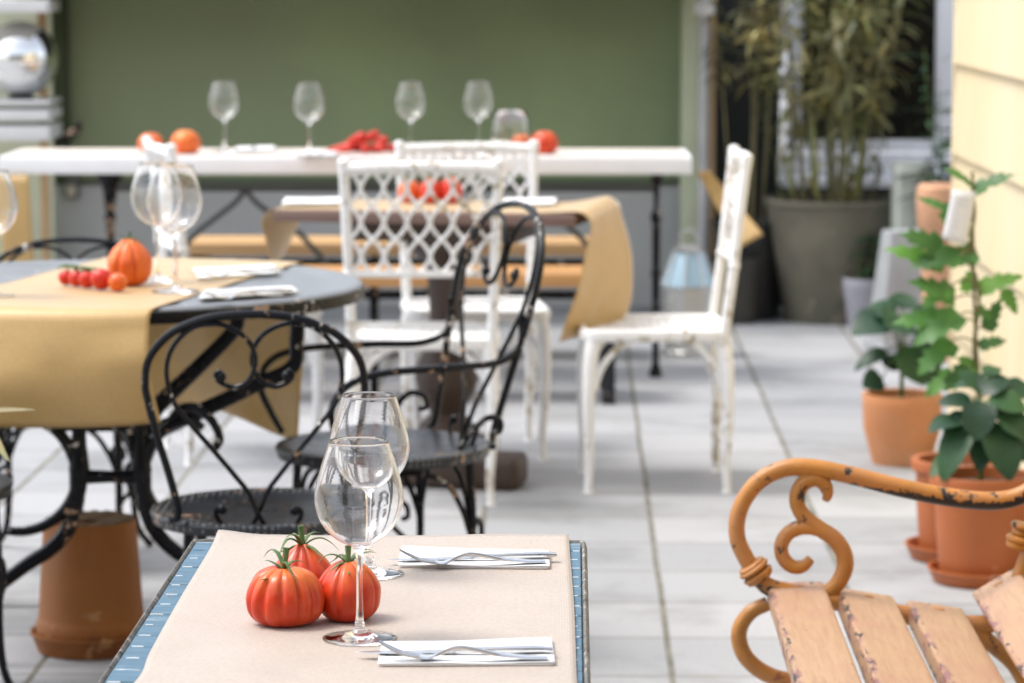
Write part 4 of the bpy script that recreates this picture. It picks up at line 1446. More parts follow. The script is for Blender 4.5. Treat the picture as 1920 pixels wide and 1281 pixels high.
# ---- potted shrub with broad dark leaves, nearest on the right (and the pot behind it with the climber)
p2 = at(1838, 1090, z=0)
P2 = pot('potted_shrub', 'red clay pot on a saucer with broad dark green leaves, nearest the orange bench', (p2.x, p2.y, 0), .122, .098, .262, TERRA_RED, .012, (.128, .030), group='potted plants along the yellow wall', cat='potted plant', rimh=.035)
y2 = p2.y
lb, sb = MB(), MB()
def lp(u, v, dy=0.0, o=p2):
    q = at(u, v, y=o.y + dy)
    return Vector((q.x - o.x, q.y - o.y, q.z - .007))
P2.rotation_euler = (0, 0, 0)
c0 = lp(1838, 895); c1 = lp(1832, 790, .01); c2 = lp(1826, 745, .02)
sb.tube([Vector((0, 0, .22)), c1, c2], [.007, .006, .004], 8)
for (ru, rv, tu, tv, W, nn, dr, dy) in [
        (1800, 790, 1742, 815, .075, (-.3, -.4, .8), .7, -.06), (1815, 790, 1768, 905, .080, (-.4, -.8, .4), .5, -.08), (1850, 740, 1796, 700, .06, (0, -.5, .9), .6, .05),
        (1826, 760, 1758, 760, .072, (-.2, -.5, .9), .8, .0), (1838, 752, 1830, 828, .085, (-.1, -.95, .35), .5, -.09), (1836, 735, 1892, 712, .08, (.2, -.5, .9), .7, .04),
        (1852, 750, 1925, 775, .09, (.3, -.6, .8), .7, -.03), (1858, 790, 1892, 905, .105, (.3, -.9, .4), .5, -.11), (1842, 800, 1836, 886, .07, (0, -.95, .3), .4, -.07),
        (1880, 735, 1950, 745, .085, (.2, -.5, .9), .6, .06), (1866, 765, 1920, 830, .095, (.5, -.7, .6), .6, -.06), (1812, 770, 1780, 842, .07, (-.5, -.7, .5), .6, -.04),
        (1836, 725, 1790, 726, .06, (-.1, -.4, .9), .6, .08), (1800, 850, 1745, 895, .062, (-.4, -.7, .6), .5, -.03), (1850, 705, 1870, 690, .05, (0, -.4, .9), .5, .09),
        (1880, 800, 1925, 868, .09, (.4, -.8, .5), .5, -.02)]:
    leaf_at(lb, sb, lp(ru, rv, dy * .4), lp(tu, tv, dy), W * 1.02, nn, 'ovate', dr, c1.lerp(c2, RND.random()))
sb.build('stem', STEM_GREEN, P2)
lb.build('foliage', LEAF_DARK, P2, angle=180, recalc=False)

p3 = at(1797, 1046, z=0)
P3 = pot('potted_climber', 'clay pot behind the nearest one with a tall staked vine and white tag', (p3.x, p3.y, 0), .118, .098, .25, TERRA_RED, .012, (.135, .032), group='potted plants along the yellow wall', cat='potted plant', rimh=.03)
P3.rotation_euler = (0, 0, 0)
l3 = lambda u, v, dy=0.0: lp(u, v, dy, p3)
sb, lb = MB(), MB()
MB().tube([l3(1846, 860), l3(1828, 600), l3(1823, 322)], [.0048, .0045, .004], 7).build('cane', STEM_TAN, P3)
stemp = [l3(1842, 870), l3(1836, 760, -.01), l3(1826, 650, .01), l3(1836, 560, -.012), l3(1818, 480, .0), l3(1828, 400, -.01), l3(1822, 350)]
sb.tube(stemp, [.006, .005, .0045, .004, .003], 7)
S3 = spline(stemp, 10)
for (ru, rv, tu, tv, W, nn, dr, dy) in [
        (1826, 360, 1903, 330, .062, (0, -.5, .85), .5, -.02), (1822, 350, 1770, 318, .045, (0, -.5, .9), .5, -.02), (1820, 440, 1758, 402, .05, (-.2, -.7, .6), .5, .02),
        (1790, 400, 1720, 372, .035, (-.2, -.7, .7), .4, .03), (1765, 470, 1682, 440, .075, (-.2, -.7, .7), .6, -.02), (1800, 480, 1705, 505, .075, (-.1, -.8, .6), .6, -.04), (1770, 500, 1655, 470, .06, (-.2, -.7, .7), .6, .01),
        (1790, 560, 1700, 530, .08, (-.1, -.7, .7), .5, -.05), (1800, 590, 1715, 650, .085, (-.3, -.8, .5), .5, -.06), (1770, 600, 1672, 610, .07, (-.3, -.7, .6), .6, -.03), (1785, 640, 1722, 705, .08, (-.4, -.8, .4), .5, -.05),
        (1830, 470, 1785, 490, .07, (0, -.9, .4), .4, .0), (1832, 520, 1800, 545, .055, (0, -.9, .4), .4, .03), (1834, 545, 1918, 520, .06, (.2, -.7, .7), .5, .0), (1880, 545, 1905, 590, .05, (.3, -.8, .5), .5, .0),
        (1836, 650, 1888, 640, .045, (.2, -.7, .7), .5, .0), (1830, 580, 1862, 600, .04, (.2, -.8, .5), .5, .0), (1834, 690, 1790, 672, .04, (-.1, -.7, .7), .5, .0), (1850, 620, 1876, 560, .045, (0, -.8, .5), .3, .02),
        (1790, 700, 1735, 745, .06, (-.3, -.8, .5), .5, -.02), (1775, 540, 1730, 580, .06, (-.3, -.8, .5), .6, -.05), (1815, 690, 1770, 735, .06, (-.2, -.8, .5), .6, -.03)]:
    q = min(S3, key=lambda s_: (s_ - l3(ru, rv)).length)
    leaf_at(lb, sb, l3(ru, rv, dy * .4), l3(tu, tv, dy), W * 1.15, nn, 'lobed', dr, q, .12, .05)
sb.build('vine_stem', STEM_TAN, P3)
lb.build('foliage', LEAF_MID, P3, angle=180, recalc=False)
tg = MB()
tc_ = [l3(1786, 356, -.03), l3(1831, 360, -.03), l3(1812, 460, -.03), l3(1766, 448, -.03)]
tg.grid(lambda s, t: (tc_[0] * (1 - s) + tc_[1] * s) * (1 - t) + (tc_[3] * (1 - s) + tc_[2] * s) * t + Vector((0, -.006 * math.sin(s * PI), 0)), 6, 8)
tag_o = tg.build('plant_tag', mat('white_plastic_tag', (.74, .73, .73), .5, 0, .02, 5), P3, solid=.0012)
tg = MB()
for i in range(7):
    t = .16 + i * .11
    for s0, s1 in ((.18, .18 + .5 * RND.random() + .1),):
        a = (tc_[0] * (1 - s0) + tc_[1] * s0) * (1 - t) + (tc_[3] * (1 - s0) + tc_[2] * s0) * t
        b_ = (tc_[0] * (1 - s1) + tc_[1] * s1) * (1 - t) + (tc_[3] * (1 - s1) + tc_[2] * s1) * t
        dv = Vector((0, -.0062 * math.sin(.5 * PI) - .001, 0))
        tg.tube([a + dv, b_ + dv], .0012, 4)
tg.build('tag_printing', mat('faint_grey_print', (.50, .50, .50), .7), tag_o)

# ---- orange pot with a round-leaved shrub
p1 = at(1690, 868, z=0)
P1 = pot('potted_shrub', 'smooth orange clay pot with a single stemmed broad leaved shrub behind the others', (p1.x, p1.y, 0), .122, .088, .215, TERRA_ORANGE, .003, None, group='potted plants along the yellow wall', cat='potted plant', bulge=.012)
P1.rotation_euler = (0, 0, 0)
l1 = lambda u, v, dy=0.0: lp(u, v, dy, p1)
sb, lb = MB(), MB()
a0, a1 = l1(1690, 770), l1(1692, 640)
sb.tube([Vector((0, 0, .17)), a0, a1], [.0085, .008, .006], 8)
for (ru, rv, tu, tv, W, nn, dr, dy) in [
        (1665, 600, 1597, 628, .11, (-.1, -.5, .9), .8, -.05), (1680, 585, 1625, 580, .10, (0, -.4, .9), .6, .05), (1700, 600, 1660, 610, .12, (0, -.6, .8), .5, -.08), (1705, 590, 1770, 610, .11, (.1, -.5, .9), .7, -.03),
        (1665, 655, 1602, 695, .05, (-.3, -.6, .8), .8, -.02), (1655, 705, 1618, 722, .065, (-.1, -.8, .6), .5, -.02), (1700, 645, 1732, 720, .11, (.2, -.8, .5), .6, -.08), (1710, 640, 1775, 655, .10, (.2, -.6, .8), .7, .0),
        (1690, 575, 1700, 548, .07, (0, -.6, .8), .5, .07), (1680, 660, 1672, 690, .06, (0, -.9, .3), .4, .04), (1720, 665, 1752, 720, .08, (.3, -.7, .5), .5, -.05), (1672, 590, 1612, 600, .08, (-.1, -.4, .9), .6, .09)]:
    leaf_at(lb, sb, l1(ru, rv, dy * .4), l1(tu, tv, dy), W * 1.3, nn, 'ovate', dr, a1.lerp(a0, .3 * RND.random()), .15)
sb.build('stem', STEM_GREEN, P1)
lb.build('foliage', LEAF_DARK, P1, angle=180, recalc=False)

# ---- big concrete planter with bamboo
CONC = mat('mossy_concrete', (.15, .135, .10), .85, 0, .3, 5, .6, 60, col2=(.105, .112, .075), wear=[((.22, .19, .15), .2, 5)])
pb = at(1560, 600, z=0)
PB = pot('bamboo_planter', 'large grey concrete tub of tall bamboo below the window', (pb.x, pb.y, 0), .292, .20, .525, CONC, .008, None, group='large planters', cat='potted plant', rimh=.03, th=.03)
PB.rotation_euler = (0, 0, 0)
r = random.Random(11)
sb, lb, gb = MB(), MB(), MB()
for k in range(20):
    a, q = r.uniform(0, 2 * PI), .22 * math.sqrt(r.random())
    x, y = q * math.cos(a), q * math.sin(a)
    hgt = r.uniform(.7, 1.7)
    ln = Vector((x * r.uniform(.5, 1.5) + r.uniform(-.10, .18), y * .8 + r.uniform(-.1, .1), 0))
    P_ = [Vector((x, y, .47)), Vector((x, y, .47 + hgt * .5)) + ln * .4, Vector((x, y, .47 + hgt)) + ln * 1.3]
    sb.tube(P_, [.0050, .0045, .0022], 6)
    S = spline(P_, 10)
    for j in range(44):
        t = r.uniform(.38, 1.0) if r.random() < .93 else r.uniform(.08, .4)
        p = S[int(t * (len(S) - 1))]
        if p.z > 1.75:
            continue
        a = r.uniform(0, 2 * PI)
        lb.leaf(p, (math.cos(a), math.sin(a), r.uniform(-.6, .5)), (r.uniform(-.4, .4), r.uniform(-.4, .4), 1), r.uniform(.09, .20), r.uniform(.018, .036), 'lance', r.uniform(.4, 1.5), .2, 5)
for k in range(26):
    a, q = r.uniform(0, 2 * PI), r.uniform(.05, .25)
    gb.leaf((q * math.cos(a), q * math.sin(a), .48), (math.cos(a) * .5, math.sin(a) * .5, 1), (math.cos(a), math.sin(a), .2), r.uniform(.25, .60), .016, 'lance', r.uniform(.3, 1.3), .2, 8)
sb.build('cane', STEM_TAN, PB); lb.build('foliage', LEAF_TAN, PB, angle=180, recalc=False); gb.build('long_leaves', LEAF_REED, PB, angle=180, recalc=False)

# second bamboo against the dark wall, its pot hidden by the chair
pq = at(1405, 598, z=0)
PQ = pot('bamboo_planter', 'dark tub of leafy bamboo against the charcoal wall beside the pale post', (pq.x, 13.75, 0), .16, .13, .42, mat('black_tub', (.02, .02, .02), .5), .008, None, group='large planters', cat='potted plant')
sb, lb = MB(), MB()
for k in range(6):
    a, q = r.uniform(0, 2 * PI), .10 * math.sqrt(r.random())
    x, y = q * math.cos(a), q * math.sin(a)
    P_ = [Vector((x, y, .36)), Vector((x * 1.6, y * 1.3, .95)), Vector((x * 2.6 + r.uniform(-.12, .12), y * 1.5, r.uniform(1.35, 1.8)))]
    sb.tube(P_, [.005, .0045, .0025], 6)
    S = spline(P_, 10)
    for j in range(34):
        t = r.uniform(.55, 1.0)
        p = S[int(t * (len(S) - 1))]
        a = r.uniform(0, 2 * PI)
        lb.leaf(p, (math.cos(a), math.sin(a) * .6, r.uniform(-.6, .3)), (r.uniform(-.4, .4), r.uniform(-.4, .4), 1), r.uniform(.07, .14), r.uniform(.016, .028), 'lance', r.uniform(.4, 1.3), .2, 5)
sb.build('cane', STEM_TAN, PQ); lb.build('foliage', LEAF_TAN, PQ, angle=180, recalc=False)

# ---- small lavender-grey pot with dark leaves
ps = at(1612, 606, z=0)
PS = pot('potted_plant', 'small pale grey pot with fine dark leaves beside the concrete tub', (ps.x, ps.y - .12, 0), .088, .062, .205, mat('lavender_grey_glaze', (.36, .36, .40), .5, 0, .12, 9), .004, None, group='large planters', cat='potted plant')
foliage(None, [((x, y, .16), (x * 2.5 + .05, y * 2, .16 + h_), (0.01, 0, .02)) for x, y, h_ in [(0, 0, .22), (.02, .02, .26), (-.03, .0, .16), (.03, -.03, .20), (-.01, .03, .24)]],
        LEAF_DARK, STEM_GREEN, 'ovate', PS, 5, 9, .085, .034, tmin=.15, pet=.02)

# ---- galvanised tapered planter turned over, clay pipe, pale box behind
ZINC = mat('galvanised_zinc', (.48, .50, .51), .45, .35, .12, 5, .1, 40)
pz = at(1692, 655, z=0)
zt_ = thing('zinc_planter', 'tall tapered zinc planter standing upside down beside the clay pipe', 'planter', (pz.x, pz.y, 0), .2)
hz_ = 1.5 - .0
top = at(1703, 432, y=pz.y).z
b = MB()
def fr_(hw, hd, z):
    return [b.bm.verts.new((sx * hw, sy * hd, z)) for sx, sy in ((-1, -1), (1, -1), (1, 1), (-1, 1))]
R0, R1, R2, R3 = fr_(.125, .11, 0), fr_(.128, .113, .03), fr_(.118, .10, .034), fr_(.072, .062, top)
for A, B in ((R0, R1), (R1, R2), (R2, R3)):
    for k in range(4):
        b.bm.faces.new((A[k], A[(k + 1) % 4], B[(k + 1) % 4], B[k]))
b.bm.faces.new(R3); b.bm.faces.new(list(reversed(R0)))
bmesh.ops.bevel(b.bm, geom=[e for e in b.bm.edges], offset=.004, segments=2, affect='EDGES')
b.build('planter_body', ZINC, zt_)
pv = at(1762, 676, z=0)
zc_ = at(1750, 345, y=pv.y).z
cp = thing('clay_pipe', 'tall salmon clay pipe standing upright against the yellow wall corner', 'clay pipe', (pv.x, pv.y, 0))
b = MB()
b.lathe([(.055, 0), (.066, 0), (.068, .02), (.066, .24), (.066, zc_ - .18), (.078, zc_ - .16), (.081, zc_ - .05), (.076, zc_ - .012), (.060, zc_), (.046, zc_ - .003), (.044, zc_ - .06), (.044, .02), (.055, 0)], 32)
for v in b.bm.verts:
    v.co.x -= .03 * v.co.z
b.build('pipe_body', mat('salmon_clay', (.62, .34, .20), .75, 0, .12, 6, .3, 80), cp)
pg_ = at(1722, 640, z=0)
bx = thing('planter_box', 'narrow pale grey planter box behind the clay pipe', 'planter', (pg_.x + .02, 13.3, 0), .1)
zb_ = at(1722, 305, y=13.3).z
MB().box((.14, .16, zb_), (0, 0, zb_ / 2), bevel=.008).build('box_body', mat('pale_grey_green', (.42, .45, .40), .6, 0, .1, 5), bx)
MB().box((.155, .175, .025), (0, 0, zb_ - .04), bevel=.006).build('rim', mat('pale_grey_rim', (.46, .48, .44), .6, 0, .1, 5), bx)
# dark evergreen at the corner
pe_ = at(1785, 640, z=0)
EV = pot('potted_evergreen', 'dark green bush in a tub below the white window frame by the yellow corner', (at(1772, 300, y=13.2).x, 13.2, 0), .12, .09, .28, CONC, .006, None, group='large planters', cat='potted plant')
foliage(None, [((0, 0, .22), (.10 * math.cos(a), .08 * math.sin(a), .22 + h_), (0, 0, .03)) for a, h_ in [(k * .9, .45 + .17 * (k % 4)) for k in range(9)]], LEAF_DARK, STEM_GREEN, 'lance', EV, 8, 26, .12, .03, tmin=.2, pet=.015, upbias=.2)

# ---- faceted lantern / canister with blue top behind the sideways chair
LY_ = 12.4
pl_ = at(1290, 640, y=LY_)
ln = thing('metal_lantern', 'faceted silver lantern with pale blue glass shoulders behind the sideways chair', 'lantern', (pl_.x, LY_, 0), .2)
zb0 = at(1290, 604, y=LY_).z
z1_, z2_ = at(1290, 535, y=LY_).z, at(1290, 472, y=LY_).z
SILV = mat('brushed_silver_sheet', (.62, .62, .60), .28, .8, .1, 6)
SKYB = mat('pale_blue_enamel', (.42, .60, .72), .25, 0, .08, 5, coat=.4)
hw0 = .092
b = MB()
oct_ = lambda r_, z: [b.bm.verts.new((r_ * math.cos(PI / 8 + k * PI / 4), r_ * math.sin(PI / 8 + k * PI / 4), z)) for k in range(8)]
A = [oct_(.105, 0), oct_(.108, .02), oct_(.100, .024), oct_(.100, z1_ - .012), oct_(.106, z1_ - .008), oct_(.106, z1_)]
for X_, Y_ in zip(A, A[1:]):
    for k in range(8):
        b.bm.faces.new((X_[k], X_[(k + 1) % 8], Y_[(k + 1) % 8], Y_[k]))
b.bm.faces.new(A[-1]); b.bm.faces.new(list(reversed(A[0])))
b.build('body', SILV, ln, angle=20)
b = MB()
A = [oct_(.103, z1_ + .001), oct_(.058, z2_)]
for k in range(8):
    b.bm.faces.new((A[0][k], A[0][(k + 1) % 8], A[1][(k + 1) % 8], A[1][k]))
b.bm.faces.new(A[1]); b.bm.faces.new(list(reversed(A[0])))
b.build('shoulder', SKYB, ln, angle=20)
b = MB()
for k in range(8):
    a = PI / 8 + k * PI / 4
    b.tube([(.104 * math.cos(a), .104 * math.sin(a), z1_), (.059 * math.cos(a), .059 * math.sin(a), z2_)], .005, 6)
b.lathe([(0, z2_ + .002), (.060, z2_ + .002), (.062, z2_ + .014), (.02, z2_ + .03), (0, z2_ + .03)], 16)
b.build('ribs', SILV, ln)
MB().tube([Vector((.035 * math.cos(a), 0, z2_ + .05 + .035 * math.sin(a))) for a in [k * PI / 8 for k in range(16)]], .004, 6, closed=True).build('ring_handle', SILV, ln)
# dark bucket, cardboard sheet behind the sideways chair
pk = at(1378, 603, z=0)
bk = thing('dark_bucket', 'dark metal bucket behind the sideways white chair', 'bucket', (pk.x, pk.y - .02, 0))
MB().lathe([(0, .004), (.085, .004), (.088, 0), (.092, .01), (.115, .27), (.120, .272), (.120, .28), (.112, .28), (.088, .02), (0, .018)], 32).build('bucket_body', mat('dark_zinc', (.07, .065, .055), .5, .4, .3, 8), bk)
MB().tube([Vector((.118 * math.cos(a), .02, .262 - .10 * math.sin(a))) for a in [k * PI / 10 for k in range(11)]], .004, 6).build('bail_handle', IRONGREY, bk)
cbp = [at(1306, 322, y=11.66), at(1333, 322, y=11.66), at(1430, 438, y=11.66), at(1385, 462, y=11.66)]
def brd(s, t):
    p = (cbp[0] * (1 - s) + cbp[1] * s) * (1 - t) + (cbp[3] * (1 - s) + cbp[2] * s) * t
    return p + Vector((0, .06 * (.5 - t) + .03 * math.sin(t * 4), .0))
# the sheet hangs from the end of the long table
o = MB().grid(lambda s, t: brd(s, t) + Vector((0, .62 * (1 - t) , 0)) * .0 , 6, 18, (.1, .3)).build('paper_strip', KRAFT, solid=.0012)
tag(o, 'twisted brown paper strip hanging off the end of the long table', 'paper')

# ================================================================== ORANGE SLATTED BENCH
YBN = 5.42
OR_IRON = mat('orange_iron_paint', (.42, .175, .030), .38, 0, .25, 14, .3, 160, col2=(.44, .185, .055),
              wear=[((.25, .09, .035), .22, 17), ((.018, .016, .016), .13, 24)])
def slat_mat():
    m = bpy.data.materials.new('salmon_wood_paint')
    nt, b = nodes_of(m)
    tc = new(nt, 'ShaderNodeTexCoord')
    mp = new(nt, 'ShaderNodeMapping'); mp.inputs['Scale'].default_value = (14, 1.1, 14)
    nt.links.new(tc.outputs['Object'], mp.inputs['Vector'])
    g = tex_noise(nt, mp.outputs['Vector'], 9, 8, .65, .6)
    base = ramp(nt, g.outputs['Fac'], [(.22, (.27, .145, .080)), (.42, (.37, .222, .122)), (.62, (.42, .265, .148)), (.82, (.34, .190, .105))])
    n0 = tex_noise(nt, tc.outputs['Object'], 5, 3)
    col = mixc(nt, ramp(nt, n0.outputs['Fac'], [(.46, 0.0), (.70, .6)]).outputs['Color'], base.outputs['Color'], (.37, .185, .125))
    at_ = new(nt, 'ShaderNodeAttribute', attribute_name='edge')
    mp2 = new(nt, 'ShaderNodeMapping'); mp2.inputs['Scale'].default_value = (3, .8, 3)
    nt.links.new(tc.outputs['Object'], mp2.inputs['Vector'])
    n1 = tex_noise(nt, mp2.outputs['Vector'], 13, 9, .72, .4)
    e1 = math_n(nt, 'ADD', n1.outputs['Fac'], math_n(nt, 'MULTIPLY', at_.outputs['Fac'], .15))
    col = mixc(nt, ramp(nt, e1, [(.645, 0.0), (.70, 1.0)]).outputs['Color'], col, (.23, .105, .095))
    n2 = tex_noise(nt, mp2.outputs['Vector'], 19, 9, .72, .4)
    e2 = math_n(nt, 'ADD', n2.outputs['Fac'], math_n(nt, 'MULTIPLY', at_.outputs['Fac'], .155))
    f2 = ramp(nt, e2, [(.695, 0.0), (.725, 1.0)])
    col = mixc(nt, f2.outputs['Color'], col, (.035, .030, .032))
    nt.links.new(col, b.inputs['Base Color'])
    b.inputs['Roughness'].default_value = .5
    bp = new(nt, 'ShaderNodeBump'); bp.inputs['Strength'].default_value = .5; bp.inputs['Distance'].default_value = .002
    nt.links.new(math_n(nt, 'SUBTRACT', g.outputs['Fac'], math_n(nt, 'MULTIPLY', f2.outputs['Color'], .6)), bp.inputs['Height'])
    nt.links.new(bp.outputs['Normal'], b.inputs['Normal'])
    return m
OR_WOOD = slat_mat()
def _arm():
    m = OR_IRON.copy()
    m.name = 'orange_iron_paint_flaked'
    nt = m.node_tree
    b = nt.nodes['Principled BSDF']
    old = b.inputs['Base Color'].links[0].from_socket
    tc = nt.nodes.new('ShaderNodeTexCoord')
    sx = new(nt, 'ShaderNodeSeparateXYZ'); nt.links.new(tc.outputs['Object'], sx.inputs[0])
    sn = new(nt, 'ShaderNodeSeparateXYZ'); nt.links.new(tc.outputs['Normal'], sn.inputs[0])
    nz = tex_noise(nt, tc.outputs['Object'], 42, 7, .7, .3)
    nb = tex_noise(nt, tc.outputs['Object'], 9, 2)
    h = math_n(nt, 'ADD', math_n(nt, 'MULTIPLY', sn.outputs[2], -.55), math_n(nt, 'MULTIPLY', math_n(nt, 'SUBTRACT', nz.outputs['Fac'], .5), 1.7))
    h = math_n(nt, 'ADD', h, math_n(nt, 'MULTIPLY', math_n(nt, 'SUBTRACT', nb.outputs['Fac'], .5), 1.2))
    g = new(nt, 'ShaderNodeMapRange'); nt.links.new(sx.outputs[0], g.inputs[0])
    g.inputs[1].default_value, g.inputs[2].default_value = -.09, .06
    g.inputs[3].default_value, g.inputs[4].default_value = -.75, .06
    f = ramp(nt, math_n(nt, 'ADD', h, g.outputs[0]), [(.16, 0.0), (.19, 1.0)])
    nt.links.new(mixc(nt, f.outputs['Color'], old, (.012, .011, .012)), b.inputs['Base Color'])
    return m
OR_ARM = _arm()
ob = at(1600, 1110, y=YBN)
bn = thing('garden_bench', 'salmon painted slatted bench with scrolled orange iron arm, front right', 'bench', (ob.x, YBN, 0), -.0235)
Rb = Matrix.Rotation(.0235, 3, 'Z')
def bl(u, v, y=YBN):
    q = at(u, v, y=y)
    return Rb @ (q - Vector((ob.x, YBN, 0)))
z8 = lambda zx, zy: bl(1200 + zx / 2.664, 800 + zy / 2.664)
def flat_y(p, y):
    return Vector((p.x, y, p.z))
def end_frame(y):
    F_ = lambda pts: [flat_y(z8(*p), y) for p in pts]
    fr = MB()
    fr.tube(F_([(572, 722), (530, 660), (490, 570), (486, 470), (520, 370), (590, 280), (680, 225), (780, 203), (900, 212), (1080, 250), (1300, 305), (1520, 348), (1700, 368), (1800, 366), (1880, 348), (1960, 308), (2040, 262)]),
            [.0150, .0145, .0145, .0150, .0155, .0160, .0160, .0155, .0155], 14, 7, up=(0, 1, 0))
    f = fr.build('arm_frame', OR_ARM, bn)
    s = MB()
    s.tube(F_([(925, 372), (938, 335), (918, 285), (868, 262), (812, 290), (786, 345), (792, 405), (830, 460), (900, 512), (970, 560), (1016, 628), (1024, 700), (995, 772), (945, 822), (880, 850)]),
           [.006, .0120, .0140, .0140, .0135, .0140, .0150, .0150, .0140, .0130], 14, 7, up=(0, 1, 0))
    s.tube(F_([(905, 515), (850, 503), (790, 508), (735, 540), (706, 600), (718, 660), (762, 700), (815, 698), (855, 660)]), [.0135, .0135, .0130, .0125, .0125, .0120, .0080], 14, 7, up=(0, 1, 0))
    s.tube(F_([(800, 262), (830, 245), (860, 225)]), [.010, .012, .010], 10)
    s.build('arm_scroll', OR_IRON, f)
    c = MB()
    a, b_ = flat_y(z8(556, 694), y), flat_y(z8(610, 770), y)
    ax = (b_ - a).normalized()
    for k, (t, r_) in enumerate(((0.05, .0250), (.24, .0285), (.43, .0200), (.62, .0280), (.80, .0255))):
        pc_ = a.lerp(b_, t)
        c.tube([pc_ - ax * .0055, pc_ - ax * .002, pc_ + ax * .002, pc_ + ax * .0055], [r_ * .82, r_, r_, r_ * .82], 18, raw=True)
    c.build('collar', OR_IRON, f)
    lg = MB()
    lg.tube(F_([(590, 745), (625, 790), (680, 815), (800, 845), (960, 870), (1300, 935), (1620, 985), (1790, 960), (1880, 800), (1990, 480), (2120, 60), (2180, -200)]), [.0145, .016, .0165, .0165, .0165, .0165, .0155, .0145], 12, 6, up=(0, 1, 0))
    lg.build('side_rail', OR_IRON, bn)
    lg = MB()
    lg.tube(F_([(640, 885), (560, 925), (508, 990), (495, 1060), (520, 1140), (580, 1205), (660, 1250), (780, 1290), (850, 1390), (800, 1560), (700, 1760)]) + [Vector((z8(560, 1281).x, y, .02)), Vector((z8(500, 1281).x, y, .0))], [.0130, .0135, .0140, .0145, .0150, .0150, .017, .018], 12, 6, up=(0, 1, 0))
    lg.build('front_leg', OR_IRON, bn)
    lg = MB()
    lg.tube(F_([(1620, 985), (1750, 1080), (1880, 1200), (1960, 1400), (1980, 1700)]) + [Vector((z8(2050, 1281).x, y, .02)), Vector((z8(2120, 1281).x, y, .0))], [.0150, .0150, .0150, .016, .018], 12, 6, up=(0, 1, 0))
    lg.build('rear_leg', OR_IRON, bn)
    k = MB()
    a, b_ = flat_y(z8(1885, 590), y), flat_y(z8(1912, 490), y)
    for t, r_ in ((0.0, .021), (.3, .024), (.62, .017), (.95, .022)):
        pc_ = a.lerp(b_, t)
        ax = (b_ - a).normalized()
        k.tube([pc_ - ax * .006, pc_ - ax * .002, pc_ + ax * .002, pc_ + ax * .006], [r_ * .82, r_, r_, r_ * .82], 16, raw=True)
    k.build('post_collar', OR_IRON, bn)
end_frame(.0)
LB = 1.86
end_frame(-LB)
slat_px = [((1441, 1100), (1549, 1101)), ((1574, 1111), (1681, 1127)), ((1706, 1134), (1812, 1150)), ((1826, 1121), (1912, 1070)), ((1945, 985), (1990, 880)), ((2015, 820), (2050, 700))]
for i, (a, b_) in enumerate(slat_px):
    A, B = bl(*a), bl(*b_)
    ws = B - A
    ws.y = 0
    nz = Vector((-ws.z, 0, ws.x)).normalized()
    mb = MB()
    N = 30
    th = .034
    rows = []
    rr = random.Random(i)
    y0, y1 = .045, -LB - .045
    # rounded board section, swept with tiny edge wear
    w_ = ws.length
    u = ws.normalized()
    sec, wt = [], []
    e, f_ = .006, .020
    for cx, cz, a0 in ((w_ - e, -e, 0), (e, -e, 90), (e, -th + e, 180), (w_ - e, -th + e, 270)):
        for k in range(4):
            q = math.radians(a0 + 30 * k)
            sec.append((cx + e * math.cos(q), cz + e * math.sin(q)))
            wt.append({0: .30, 90: 1.0, 180: .9, 270: .3}[a0])
        if a0 == 0:
            for xx in (w_ - f_, w_ * .5, f_):
                sec.append((xx, 0)); wt.append(0.0)
        elif a0 == 180:
            sec.append((w_ * .5, -th)); wt.append(0.0)
        else:
            sec.append((0 if a0 == 90 else w_, -th * .5)); wt.append(.62 if a0 == 90 else .4)
    lay = mb.bm.verts.layers.float_color.new('edge')
    rings = []
    for j in range(N + 1):
        y = y0 + (y1 - y0) * j / N
        sh = .6 if j in (0, N) else 1.0
        ring = []
        for (sx_, sz_) in sec:
            jit = .0010 * noise.noise(Vector((y * 6, sx_ * 40, i)))
            p = A + u * (sx_ + jit) + nz * (sz_ + jit * .6)
            vv = mb.bm.verts.new((p.x, y, p.z))
            ew = wt[len(ring)] if 0 < j < N else .75
            vv[lay] = (ew, ew, ew, 1)
            ring.append(vv)
        rings.append(ring)
    m_ = len(sec)
    for X_, Y_ in zip(rings, rings[1:]):
        for k in range(m_):
            mb.bm.faces.new((X_[k], X_[(k + 1) % m_], Y_[(k + 1) % m_], Y_[k]))
    mb.bm.faces.new(rings[0]); mb.bm.faces.new(list(reversed(rings[-1])))
    so_ = mb.build('seat_slat' if i < 3 else 'back_slat', OR_WOOD, bn, angle=50)
    mb = MB()
    for y in (.004, -LB - .004):
        c = A + ws * .52 + nz * .0005
        Mx = Matrix.Translation((c.x, y, c.z)) @ nz.to_track_quat('Z', 'Y').to_matrix().to_4x4()
        mb.lathe([(0, .0022), (.006, .0018), (.0095, .0004), (.0098, -.002), (0, -.002)], 16, Mx)
    mb.build('bolt', OR_IRON, so_)

